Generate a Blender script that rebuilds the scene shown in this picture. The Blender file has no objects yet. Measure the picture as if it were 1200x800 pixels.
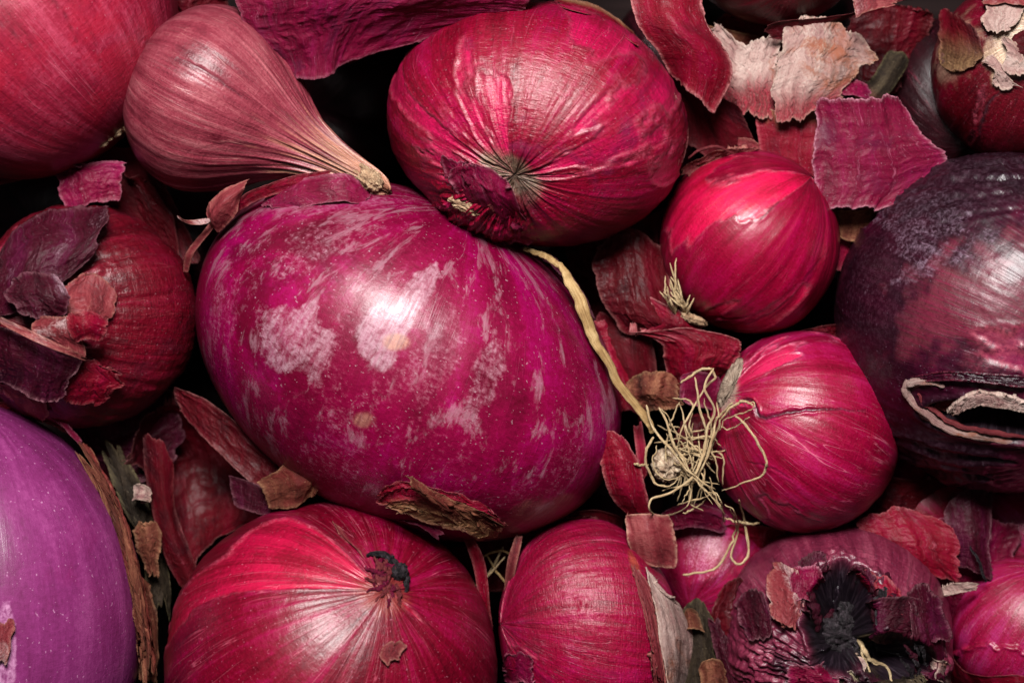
import bpy, math
import numpy as np

# ------------------------------------------------------------------ units
# one unit of the layout is 0.2 mm; the pile's middle layer lies at height 0
S = 0.0002
H = 2000.0
def WP(x, y, z):
    k = (H - z) / H
    return np.array([(x - 600) * k * S, (400 - y) * k * S, z * S])

scene = bpy.context.scene
col = scene.collection
# ------------------------------------------------------------------ camera
cam_d = bpy.data.cameras.new("camera")
cam = bpy.data.objects.new("camera", cam_d); col.objects.link(cam)
cam.location = (0, 0, H * S)
cam_d.lens = 36.0 * H / 1200.0
cam_d.sensor_width = 36.0
cam_d.clip_start = 0.01; cam_d.clip_end = 20
cam_d.dof.use_dof = True
cam_d.dof.focus_distance = (H - 110) * S
cam_d.dof.aperture_fstop = 11
scene.camera = cam
# ------------------------------------------------------------------ world and lamps
w = bpy.data.worlds.new("World"); scene.world = w; w.use_nodes = True
bg = w.node_tree.nodes["Background"]
bg.inputs[0].default_value = (0.80, 0.86, 1.0, 1); bg.inputs[1].default_value = 0.02
def area(name, px, py, pz, target, size, size_y, energy, colr):
    d = bpy.data.lights.new(name, 'AREA'); d.shape = 'RECTANGLE'; d.size = size; d.size_y = size_y
    d.energy = energy; d.color = colr
    o = bpy.data.objects.new(name, d); col.objects.link(o)
    import mathutils
    p = mathutils.Vector(((px - 600) * S, (400 - py) * S, pz * S))
    t = mathutils.Vector(((target[0] - 600) * S, (400 - target[1]) * S, target[2] * S))
    o.location = p
    o.rotation_euler = (t - p).to_track_quat('-Z', 'Y').to_euler()
    return o
area("window_light", 470, -1050, 2450, (600, 400, 0), 0.19, 0.17, 10.2, (1.0, 0.975, 0.95))
area("fill_light", 300, 300, 3200, (600, 400, 0), 0.4, 0.3, 0.2, (1.0, 0.98, 0.97))  # unseen overhead fill, added to soften the shade
scene.view_settings.view_transform = 'Standard'
scene.view_settings.look = 'None'
scene.view_settings.exposure = 0.0
scene.view_settings.gamma = 1.0
scene.cycles.max_bounces = 6
scene.cycles.use_denoising = True

# ------------------------------------------------------------------ noise
def _h(ix, iy, iz, seed):
    with np.errstate(over='ignore'):
        n = (ix.astype(np.uint32) * np.uint32(374761393) + iy.astype(np.uint32) * np.uint32(668265263)
             + iz.astype(np.uint32) * np.uint32(2246822519) + np.uint32((seed * 974711 + 12345) & 0xffffffff))
        n = (n ^ (n >> np.uint32(13))) * np.uint32(1274126177)
        n = n ^ (n >> np.uint32(16))
        n = n * np.uint32(2654435761); n = n ^ (n >> np.uint32(15))
    return n.astype(np.float64) / 4294967295.0 * 2 - 1
def vnoise(p, seed=0):
    i = np.floor(p).astype(np.int64); f = p - i
    u = f * f * f * (f * (f * 6 - 15) + 10)
    i = i & 0xffffffff
    r = 0
    for dx in (0, 1):
        wx = u[:, 0] if dx else 1 - u[:, 0]
        for dy in (0, 1):
            wy = u[:, 1] if dy else 1 - u[:, 1]
            for dz in (0, 1):
                wz = u[:, 2] if dz else 1 - u[:, 2]
                r = r + wx * wy * wz * _h((i[:, 0] + dx) & 0xffffffff, (i[:, 1] + dy) & 0xffffffff, (i[:, 2] + dz) & 0xffffffff, seed)
    return r
def fbm(p, sc=(1, 1, 1), octv=4, seed=0, gain=0.5, ridged=False):
    p = np.asarray(p, float) * np.array(sc, float); a = 1.0; s = 0; tot = 0
    for o in range(octv):
        n = vnoise(p + 17.3 * o, seed + o)
        if ridged: n = 1 - 2 * np.abs(n) ** 0.8
        s = s + a * n; tot += a; a *= gain; p = p * 2.03
    return s / tot
def sm(a, b, x):
    t = np.clip((x - a) / (b - a), 0, 1); return t * t * (3 - 2 * t)

# ------------------------------------------------------------------ materials
def hexc(s):
    s = s.lstrip('#'); v = [int(s[i:i + 2], 16) / 255 for i in (0, 2, 4)]
    return tuple((c / 12.92 if c < 0.04045 else ((c + 0.055) / 1.055) ** 2.4) for c in v) + (1,)
class NT:
    def __init__(s, name):
        s.m = bpy.data.materials.new(name); s.m.use_nodes = True
        s.t = s.m.node_tree; s.N = s.t.nodes; s.L = s.t.links
        s.b = s.N["Principled BSDF"]; s.out = s.N["Material Output"]
    def put(s, sock, v):
        if isinstance(v, bpy.types.NodeSocket): s.L.new(v, sock)
        else: sock.default_value = v
    def attr(s, name):
        n = s.N.new("ShaderNodeAttribute"); n.attribute_name = name; return n
    def scale(s, vec, sc, off=(0, 0, 0)):
        n = s.N.new("ShaderNodeMapping"); s.L.new(vec, n.inputs[0]); n.inputs['Scale'].default_value = sc
        n.inputs['Location'].default_value = off; return n.outputs[0]
    def noise(s, vec, sc=1.0, det=4, rough=0.55, dist=0.0):
        n = s.N.new("ShaderNodeTexNoise"); s.L.new(vec, n.inputs['Vector'])
        n.inputs['Scale'].default_value = sc; n.inputs['Detail'].default_value = det
        n.inputs['Roughness'].default_value = rough; n.inputs['Distortion'].default_value = dist
        return n.outputs['Fac']
    def math(s, op, a, b=None, c=None, clamp=False):
        n = s.N.new("ShaderNodeMath"); n.operation = op; n.use_clamp = clamp
        s.put(n.inputs[0], a)
        if b is not None: s.put(n.inputs[1], b)
        if c is not None: s.put(n.inputs[2], c)
        return n.outputs[0]
    def rng(s, v, a, b, c=0.0, d=1.0, smooth=True):
        n = s.N.new("ShaderNodeMapRange"); n.interpolation_type = 'SMOOTHSTEP' if smooth else 'LINEAR'
        s.put(n.inputs['Value'], v)
        for k, x in zip(('From Min', 'From Max', 'To Min', 'To Max'), (a, b, c, d)): n.inputs[k].default_value = x
        return n.outputs['Result']
    def mix(s, f, a, b, mode='MIX'):
        n = s.N.new("ShaderNodeMix"); n.data_type = 'RGBA'; n.blend_type = mode
        s.put(n.inputs[0], f); s.put(n.inputs[6], a); s.put(n.inputs[7], b); return n.outputs[2]
    def ramp(s, f, stops):
        n = s.N.new("ShaderNodeValToRGB"); s.L.new(f, n.inputs[0]); e = n.color_ramp.elements
        while len(e) < len(stops): e.new(0.5)
        for el, (p, c) in zip(e, stops): el.position = p; el.color = c
        return n.outputs[0]
    def bump(s, h, strength, dist, prev=None):
        n = s.N.new("ShaderNodeBump"); s.L.new(h, n.inputs['Height']); n.inputs['Strength'].default_value = strength
        n.inputs['Distance'].default_value = dist
        if prev is not None: s.L.new(prev, n.inputs['Normal'])
        return n.outputs[0]

def deepc(h):
    c = hexc(h); return (0.49 * c[0] ** 1.15, 0.40 * c[1] ** 1.6, 0.64 * c[2] ** 1.22, 1)
def skin(name, dark, base, light, vein=None, inner=None, patch='#c9a3b4', tan='#b98a5a', rot='#150a10',
         f=7, veins=0.6, veinf=11, rough=0.42, fine=0.5, blotch=0.5, blotchc=None, speck=0.25, bump=1.0, crackle=0.5,
         translucent=0.0, coat=0.6, coatr=0.31, spec=0.15, deep=True, flake=0.0, seed=0, gain=1.0, edgec='#8e3c4c', streakw=0.55):
    n = NT(name); off = (seed * 3.7, seed * 1.9, seed * 0.7)
    sc = n.attr('sc').outputs['Vector']; uc = n.attr('uc').outputs['Vector']
    g = lambda a: n.attr(a).outputs['Fac']
    dc = deepc if deep else hexc
    D, B, L = dc(dark), dc(base), dc(light)
    st = n.noise(n.scale(sc, (f, f, 1.1), off), 1, 5, 0.6, 0.4)
    fi = n.noise(n.scale(sc, (75, 75, 4.5), off), 1, 4, 0.65)
    bl = n.noise(n.scale(uc, (2.3, 2.3, 2.3), off), 1, 6, 0.6, 0.5)
    mi = n.noise(n.scale(uc, (38, 38, 38), off), 1, 5, 0.7, 0.3)
    x = n.math('MULTIPLY', st, streakw)
    x = n.math('MULTIPLY_ADD', fi, fine * 0.32, x)
    x = n.math('MULTIPLY_ADD', bl, 0.35, x)
    x = n.math('MULTIPLY_ADD', mi, 0.30, x)
    tot = streakw + fine * 0.32 + 0.35 + 0.30
    x = n.math('DIVIDE', x, tot)
    c = n.ramp(x, [(0.38, D), (0.5, B), (0.62, L)])
    if inner:
        ci = n.mix(n.rng(x, 0.4, 0.6), hexc(inner[0]), hexc(inner[1]))
        c = n.mix(g('layer'), ci, c)
    # fibres running pole to pole
    v1 = n.noise(n.scale(sc, (veinf, veinf, 0.9), off), 1, 2, 0.45, 0.25)
    vl = n.rng(n.math('ABSOLUTE', n.math('SUBTRACT', v1, 0.5)), 0.0, 0.010, 1, 0)
    v2 = n.noise(n.scale(sc, (veinf * 2.3, veinf * 2.3, 1.5), off), 1, 2, 0.45, 0.2)
    vl2 = n.rng(n.math('ABSOLUTE', n.math('SUBTRACT', v2, 0.5)), 0.0, 0.011, 0.5, 0)
    vm = n.rng(n.noise(n.scale(uc, (3.1, 3.1, 3.1), off), 1, 3), 0.38, 0.62)
    vv = n.math('MULTIPLY', n.math('MAXIMUM', vl, vl2), vm)
    c = n.mix(n.math('MULTIPLY', vv, veins * 0.42), c, hexc(vein or light))
    if blotchc:
        b2 = n.noise(n.scale(uc, (1.7, 1.7, 1.7), (off[1], off[0], 2)), 1, 7, 0.65, 0.6)
        c = n.mix(n.rng(b2, 0.52, 0.66, 0, blotch), c, hexc(blotchc))
    # pale specks and scuffs, and the highlight painted on onion K
    sp = n.rng(n.noise(n.scale(uc, (62, 62, 62), off), 1, 2, 0.5), 0.68, 0.74)
    c = n.mix(n.math('MULTIPLY', sp, speck), c, hexc(patch))
    pt = n.rng(n.math('ADD', n.math('MULTIPLY', g('patch'), 0.62), n.math('ADD', n.math('MULTIPLY', mi, 0.9), n.math('MULTIPLY', st, 0.35))), 0.90, 1.32, 0, 0.85)
    if flake:
        fk = n.noise(n.scale(sc, (9, 9, 5), off), 1, 9, 0.72, 0.5); fb = n.noise(n.scale(uc, (2.6, 2.6, 2.6), off), 1, 3)
        pt = n.math('MAXIMUM', pt, n.math('MULTIPLY', n.rng(n.math('MULTIPLY_ADD', fb, 0.35, fk), 0.71, 0.80), flake))
    pf = n.noise(n.scale(sc, (30, 30, 12), off), 1, 6, 0.7, 0.4)
    pt = n.math('MULTIPLY', pt, n.rng(pf, 0.36, 0.56, 0.25, 1.0))
    pc = n.mix(n.rng(fi, 0.35, 0.65), hexc(patch), L)
    c = n.mix(pt, c, n.mix(0.3, hexc(patch), pc))
    tt = n.math('MULTIPLY', g('tan'), n.rng(mi, 0.3, 0.55, 0.6, 1.0))
    tc = n.mix(n.rng(fi, 0.38, 0.62), n.mix(0.6, hexc(tan), (0.05, 0.02, 0.015, 1)), hexc(tan))
    c = n.mix(tt, c, tc)
    c = n.mix(n.math('MULTIPLY', g('edge'), n.rng(mi, 0.35, 0.62, 0.1, 0.8)), c, hexc(edgec))
    c = n.mix(g('rot'), c, n.mix(n.rng(mi, 0.45, 0.62), hexc(rot), n.mix(0.22, hexc(rot), hexc('#5a4a55'))))
    if not translucent:
        # tinted coat: rim shade falloff put into the skin, darker at a slant
        tn = (0.36, 0.26, 0.33)
        c = n.mix(1.0, c, (1 / tn[0], 1 / tn[1], 1 / tn[2], 1), 'MULTIPLY')
        n.b.inputs['Coat Tint'].default_value = tn + (1,); n.b.inputs['Coat IOR'].default_value = 1.28 + 0.14 * coat; coat = 1.0
    n.L.new(c, n.b.inputs['Base Color'])
    r = n.rng(mi, 0.3, 0.7, rough + 0.0, rough + 0.22, False)
    n.L.new(n.math('ADD', r, n.math('MULTIPLY', g('rot'), 0.12)), n.b.inputs['Roughness'])
    n.b.inputs['Specular IOR Level'].default_value = spec
    n.b.inputs['Coat Weight'].default_value = coat; n.b.inputs['Coat Roughness'].default_value = coatr
    cr = n.noise(n.scale(sc, (9, 9, 75), off), 1, 4, 0.6, 0.8)
    hh = n.math('MULTIPLY', fi, 0.28)
    hh = n.math('MULTIPLY_ADD', cr, crackle, hh)
    hh = n.math('MULTIPLY_ADD', vv, 0.25, hh)
    hh = n.math('MULTIPLY_ADD', mi, 0.7, hh)
    hh = n.math('MULTIPLY_ADD', st, 1.2, hh)
    nb = n.bump(hh, 1.0, 0.00034 * bump)
    ul = n.noise(n.scale(uc, (150, 150, 150), off), 1, 3, 0.6)
    nb = n.bump(ul, 1.0, 0.00006 * bump, nb)
    n.L.new(nb, n.b.inputs['Normal'])
    if coat: n.L.new(n.bump(hh, 1.0, 0.00010 * bump), n.b.inputs['Coat Normal'])
    if translucent:
        t = n.N.new("ShaderNodeBsdfTranslucent"); n.L.new(c, t.inputs[0])
        ms = n.N.new("ShaderNodeMixShader"); ms.inputs[0].default_value = translucent
        n.L.new(n.b.outputs[0], ms.inputs[1]); n.L.new(t.outputs[0], ms.inputs[2]); n.L.new(ms.outputs[0], n.out.inputs[0])
    return n.m

def fibre(name, c1, c2, c3, rough=0.7, scale=6.0, bump=1.0):
    n = NT(name); sc = n.attr('sc').outputs['Vector']; uc = n.attr('uc').outputs['Vector']
    a = n.noise(n.scale(sc, (14, 14, 2.0)), 1, 5, 0.65, 0.3)
    b = n.noise(n.scale(uc, (scale, scale, scale)), 1, 5, 0.6)
    c = n.ramp(n.math('ADD', n.math('MULTIPLY', a, 0.55), n.math('MULTIPLY', b, 0.45)), [(0.36, hexc(c1)), (0.5, hexc(c2)), (0.63, hexc(c3))])
    n.L.new(c, n.b.inputs['Base Color']); n.b.inputs['Roughness'].default_value = rough
    n.b.inputs['Specular IOR Level'].default_value = 0.25
    n.L.new(n.bump(n.math('ADD', a, n.math('MULTIPLY', b, 0.5)), 1.0, 0.00035 * bump), n.b.inputs['Normal'])
    return n.m

# ------------------------------------------------------------------ mesh helpers
def mesh_from(name, V, F, attrs=None, smooth=True):
    me = bpy.data.meshes.new(name)
    V = np.asarray(V, np.float32); F = np.asarray(F, np.int32)
    me.vertices.add(len(V)); me.vertices.foreach_set('co', V.ravel())
    k = F.shape[1]
    me.loops.add(F.size); me.loops.foreach_set('vertex_index', F.ravel())
    me.polygons.add(len(F)); me.polygons.foreach_set('loop_start', np.arange(0, F.size, k, dtype=np.int32))
    me.polygons.foreach_set('loop_total', np.full(len(F), k, np.int32))
    me.update(calc_edges=True); me.validate()
    if smooth: me.polygons.foreach_set('use_smooth', np.ones(len(me.polygons), bool))
    for a, v in (attrs or {}).items():
        v = np.asarray(v, np.float32)
        if v.ndim == 2:
            at = me.attributes.new(a, 'FLOAT_VECTOR', 'POINT'); at.data.foreach_set('vector', v.ravel())
        else:
            at = me.attributes.new(a, 'FLOAT', 'POINT'); at.data.foreach_set('value', v)
    return me
def tag(o, label=None, cat=None, group=None, kind=None):
    if label: o['label'] = label
    if cat: o['category'] = cat
    if group: o['group'] = group
    if kind: o['kind'] = kind
    return o
def link(name, me, mat, parent=None, loc=(0, 0, 0)):
    o = bpy.data.objects.new(name, me); col.objects.link(o)
    if mat and not me.materials: me.materials.append(mat)
    o.location = loc
    if parent is not None: o.parent = parent
    return o

def catmull(P, n):
    P = np.asarray(P, float)
    if len(P) == 2:
        t = np.linspace(0, 1, n)[:, None]; return P[0] * (1 - t) + P[1] * t
    E = np.vstack([2 * P[0] - P[1], P, 2 * P[-1] - P[-2]])
    s = np.linspace(0, len(P) - 1 - 1e-9, n); i = s.astype(int); f = (s - i)[:, None]
    a, b, c, d = E[i], E[i + 1], E[i + 2], E[i + 3]
    return 0.5 * (2 * b + (c - a) * f + (2 * a - 5 * b + 4 * c - d) * f ** 2 + (3 * b - a - 3 * c + d) * f ** 3)
def catmull_at(P, s):      # P (k,m,3) , s in 0..k-1 per column m -> used for surfaces
    k = P.shape[0]
    E = np.concatenate([(2 * P[0] - P[1])[None], P, (2 * P[-1] - P[-2])[None]], 0)
    s = np.clip(s, 0, k - 1 - 1e-9); i = s.astype(int); f = (s - i)[:, None]
    m = np.arange(P.shape[1])
    a, b, c, d = E[i, m], E[i + 1, m], E[i + 2, m], E[i + 3, m]
    return 0.5 * (2 * b + (c - a) * f + (2 * a - 5 * b + 4 * c - d) * f ** 2 + (3 * b - a - 3 * c + d) * f ** 3)

# ------------------------------------------------------------------ onions
GROUP = "red onions heaped together"
class Onion:
    def __init__(s, label, c, r, rot=0, axis=(0, 0, 1), seed=0, nu=240, nt=150, mat=None, lump=0.035, rib=0.012, ribf=9,
                 wr=0.004, neck=(0.03, 0.14), root=(-0.05, 0.22), layer=None, layer_h=0.012, prof=None, features=(), patches=(),
                 tan_top=0.0, tan_root=0.0, crack=(), extra=None, edge_w=0.05, name='red_onion', category='onion', group=GROUP):
        s.c = np.array(c, float); s.seed = seed; s.prof = prof; s.lump = lump; s.rib = rib; s.ribf = ribf; s.wr = wr
        s.neck = neck; s.root_ = root; s.layer = layer; s.layer_h = layer_h; s.features = features
        a = np.array(axis, float); a /= np.linalg.norm(a)
        x = np.cross([0.13, 1, 0.2], a); x /= np.linalg.norm(x); y = np.cross(a, x)
        s.R = np.stack([x, y, a], 1)
        th = math.radians(rot); q = np.array([[math.cos(th), -math.sin(th), 0], [math.sin(th), math.cos(th), 0], [0, 0, 1]])
        s.M = q @ np.diag(r) @ q.T; s.Mi = np.linalg.inv(s.M)
        s.k = (H - s.c[2]) / H
        s.extra = extra
        # grid
        t = np.linspace(0, 1, nt + 1)[1:-1]; ph = np.linspace(0, 2 * math.pi, nu, endpoint=False)
        T, PH = np.meshgrid(t, ph, indexing='ij'); T = np.concatenate([T.ravel(), [0.0, 1.0]]); PH = np.concatenate([PH.ravel(), [0, 0]])
        W_, info = s.eval(T, PH)
        idx = np.arange((nt - 1) * nu).reshape(nt - 1, nu)
        A = idx[:-1]; B = idx[1:]
        F = np.stack([A, B, np.roll(B, -1, 1), np.roll(A, -1, 1)], -1).reshape(-1, 4)
        top, bot = (nt - 1) * nu, (nt - 1) * nu + 1
        i0 = idx[0]; i1 = idx[-1]
        F = np.concatenate([F, np.stack([np.full(nu, top), i0, np.roll(i0, -1), np.full(nu, top)], -1),
                            np.stack([np.full(nu, bot), np.roll(i1, -1), i1, np.full(nu, bot)], -1)], 0)
        quads = F[:-2 * nu]; tris = F[-2 * nu:, :3]
        base = np.array([WP(*s.c)[0], WP(*s.c)[1], W_[:, 2].min()])
        s.base = base
        me = mesh_from('bulb', W_ - base, quads, None)
        # poles: add tris by a second pass
        import bmesh
        bm = bmesh.new(); bm.from_mesh(me); bm.verts.ensure_lookup_table()
        for tr in tris:
            try: bm.faces.new([bm.verts[int(i)] for i in tr]).smooth = True
            except ValueError: pass
        bmesh.ops.recalc_face_normals(bm, faces=bm.faces)
        bm.to_mesh(me); bm.free()
        X, Y = info['X'], info['Y']; up = info['front']
        uc = info['uc']; sc = info['sc']
        patch = np.zeros(len(T))
        for p in patches:
            cx, cy, rx, ry, ro, amp, sh = p[:7]
            d = s.ell(X, Y, cx, cy, rx, ry, ro)
            nz = fbm(sc, (14, 14, 6), 5, seed + 40) * 0.9 + fbm(uc, (9, 9, 9), 5, seed + 41) * 0.7
            patch = np.maximum(patch, amp * sm(1.0 + sh, 1.0 - sh * 0.4, d + nz * (p[7] if len(p) > 7 else 0.8)) * up)
        n1 = fbm(sc, (16, 16, 4), 4, seed + 50)
        tan = np.zeros(len(T))
        if tan_top: tan = np.maximum(tan, sm(tan_top, tan_top * 0.55, T + n1 * tan_top * 0.5))
        if tan_root: tan = np.maximum(tan, sm(tan_root, tan_root * 0.55, (1 - T) + n1 * tan_root * 0.5))
        attrs = dict(sc=sc, uc=uc, layer=info['layer'], edge=info['edge'], patch=patch, tan=np.maximum(tan, info['tan']), rot=info['rot'])
        for aN, v in attrs.items():
            v = np.asarray(v, np.float32)
            if v.ndim == 2:
                at = me.attributes.new(aN, 'FLOAT_VECTOR', 'POINT'); at.data.foreach_set('vector', v.ravel())
            else:
                at = me.attributes.new(aN, 'FLOAT', 'POINT'); at.data.foreach_set('value', v)
        s.o = bpy.data.objects.new(name, None); col.objects.link(s.o); s.o.location = base; s.o.empty_display_size = 0.01
        tag(s.o, label, category, group)
        s.body = link('bulb', me, mat, s.o); s.mat = mat
    @staticmethod
    def ell(X, Y, cx, cy, rx, ry, ro):
        a = math.radians(ro); dx = X - cx; dy = Y - cy
        u = dx * math.cos(a) + dy * math.sin(a); v = -dx * math.sin(a) + dy * math.cos(a)
        return np.sqrt((u / rx) ** 2 + (v / ry) ** 2)
    def eval(s, T, PH, lift=0.0):
        seed = s.seed; th = T * math.pi
        if s.prof is not None:
            pr = catmull(np.array([(a, b, 0) for a, b in s.prof]), 400); tt = np.linspace(0, 1, 400)
            z = np.interp(T, tt, pr[:, 0]); rr = np.maximum(np.interp(T, tt, pr[:, 1]), 0)
        else:
            rr = np.sin(th) ** 0.97; z = np.cos(th)
            z = z + s.neck[0] * np.exp(-(th / s.neck[1]) ** 2) + s.root_[0] * -1 * -np.exp(-((math.pi - th) / s.root_[1]) ** 2) * -1
        c_, s_ = np.cos(PH), np.sin(PH)
        sc = np.stack([c_, s_, T * 2.2], 1)
        P = np.stack([rr * c_, rr * s_, z], 1); uc = P + seed * 0.0
        st = np.sin(th)
        d = s.lump * fbm(P, (1.1, 1.1, 1.1), 2, seed) + s.rib * fbm(sc, (s.ribf, s.ribf, 0.8), 3, seed + 3) * st
        d = d + s.rib * 0.8 * fbm(sc, (3, 3, 0.6), 2, seed + 4) * st
        wm = sm(-0.2, 0.5, fbm(P, (2, 2, 2), 3, seed + 7))
        d = d + s.wr * fbm(sc, (32, 32, 3.5), 3, seed + 8, ridged=True) * (0.4 + wm) * st ** 0.5
        d = d + s.wr * 0.6 * fbm(P, (22, 22, 22), 3, seed + 9)
        # undisplaced picture of the surface for local features
        q = P @ s.R.T
        def to_world(q):
            o = q @ s.M.T
            wx = WP(*s.c)
            return np.stack([wx[0] + o[:, 0] * s.k * S, wx[1] - o[:, 1] * s.k * S, wx[2] + o[:, 2] * s.k * S], 1)
        Wd = to_world(q)
        zz = Wd[:, 2] / S; X = 600 + Wd[:, 0] / S * H / (H - zz); Y = 400 - Wd[:, 1] / S * H / (H - zz)
        front = (q[:, 2] > -0.05).astype(float)
        layer = np.ones(len(T)); edge = np.zeros(len(T)); rot = np.zeros(len(T)); tan = np.zeros(len(T))
        if s.layer == 'auto':
            s.layer = lambda X, Y, T, PH, P, sc: 0.30 + 1.1 * fbm(np.concatenate([sc[:, :2], sc[:, 2:] * 0.6], 1), (1.3, 1.3, 1.3), 3, seed + 70)
        if s.layer is not None:
            lv = s.layer(X, Y, T, PH, P, sc) + 0.12 * fbm(sc, (10, 10, 8), 5, seed + 20)
            layer = sm(-0.012, 0.012, lv); edge = np.exp(-(lv / 0.03) ** 2) * 0.8 * front
            d = d + s.layer_h * layer + s.layer_h * 0.8 * np.exp(-((lv - 0.03) / 0.035) ** 2)
        dpx = np.zeros((len(T)))
        for ft in s.features:
            kind = ft[0]
            if kind == 'crack':
                pts = catmull(np.array([(a, b, 0.0) for a, b in ft[1]]), 160); wd, dep, rt = ft[2:5]
                sel = np.where((front > 0) & (X > pts[:, 0].min() - 12) & (X < pts[:, 0].max() + 12) & (Y > pts[:, 1].min() - 12) & (Y < pts[:, 1].max() + 12))[0]
                if len(sel):
                    jx = X[sel] + 2.2 * fbm(P[sel], (14, 14, 14), 3, seed + 61); jy = Y[sel] + 2.2 * fbm(P[sel], (14, 14, 14), 3, seed + 62)
                    dd = np.sqrt(((jx[:, None] - pts[None, :, 0]) ** 2 + (jy[:, None] - pts[None, :, 1]) ** 2)); k_ = dd.argmin(1); dd = dd.min(1) / (wd * (0.35 + 0.65 * np.sin(np.pi * np.clip(k_ / 159.0, 0.03, 0.97))))
                    d = d.copy(); d[sel] += -dep * np.exp(-dd ** 2) + dep * 0.5 * np.exp(-((dd - 2.0) / 0.9) ** 2); rot[sel] = np.maximum(rot[sel], rt * np.exp(-(dd * 0.9) ** 2))
                continue
            cx, cy, rx, ry, ro, amp = ft[1:7]; nzf = ft[7] if len(ft) > 7 else 0.15
            e = s.ell(X, Y, cx, cy, rx, ry, ro) + nzf * fbm(P, (7, 7, 7), 4, seed + 30)
            if kind == 'hole':
                m = sm(1.05, 0.72, e) * front; d = d - amp * m; rot = np.maximum(rot, sm(1.14, 0.95, e) * front)  # hole walls also coloured dark: rot in M, painted shade in K
                d = d + amp * 0.10 * np.exp(-((e - 1.12) / 0.12) ** 2) * front
            elif kind == 'dent': d = d - amp * sm(1.2, 0.0, e) * front
            elif kind == 'bump': d = d + amp * sm(1.1, 0.1, e) * front
            elif kind == 'rot': rot = np.maximum(rot, amp * sm(1.35, 0.6, e) * front)
            elif kind == 'tan': tan = np.maximum(tan, amp * sm(1.25, 0.7, e) * front)
            elif kind == 'wrinkle':
                m = sm(1.25, 0.5, e) * front
                d = d + amp * m * (fbm(sc, (26, 26, 4), 3, seed + 33, ridged=True) + 0.6 * fbm(P, (16, 16, 16), 3, seed + 34, ridged=True))
            elif kind == 'radial':
                m = sm(1.2, 0.3, e) * front
                d = d + amp * m * fbm(sc, (8, 8, 2), 2, seed + 35, ridged=True)
        if s.extra is not None: d = d + s.extra(X, Y, T, PH, P, front)
        if s.prof is not None:
            P2 = P.copy(); P2[:, :2] *= (1 + d)[:, None]; P2[:, 2] *= 1 + 0.3 * d
            if lift is not 0.0: P2 = P2 * (1 + lift)[:, None] if hasattr(lift, 'shape') else P2 * (1 + lift)
        else:
            P2 = P * (1 + d + lift)[:, None]
        q2 = P2 @ s.R.T
        return to_world(q2), dict(X=X, Y=Y, front=front, uc=uc, sc=sc, layer=layer, edge=edge, rot=rot, tan=tan)
    def sink(s, x, y):
        r = np.zeros(np.shape(x))
        for ft in s.features:
            if ft[0] == 'hole':
                e = s.ell(x, y, *ft[1:6]); r = np.maximum(r, ft[6] * s.M[2, 2] * 0.85 * sm(1.08, 0.7, e))
        return r
    def height(s, x, y):
        """height (layout units) of the onion's near surface above layout point x, y"""
        x = np.atleast_1d(np.asarray(x, float)); y = np.atleast_1d(np.asarray(y, float))
        z = np.full(x.shape, s.c[2] + 0.0)
        for _ in range(4):
            k = (H - z) / H
            dx = ((x - 600) * k - (s.c[0] - 600) * s.k) / s.k; dy = ((y - 400) * k - (s.c[1] - 400) * s.k) / s.k
            m2 = s.Mi[:2, :2] @ np.stack([dx, dy]); r2 = (m2 ** 2).sum(0); r = np.sqrt(r2)
            h = np.where(r < 0.985, np.sqrt(np.maximum(1 - r2, 0.0)), 0.1726 - (r - 0.985) * 3.0)
            z = s.c[2] + s.M[2, 2] * h * s.k * (1 + s.lump * 0.3)
        return z

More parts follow.
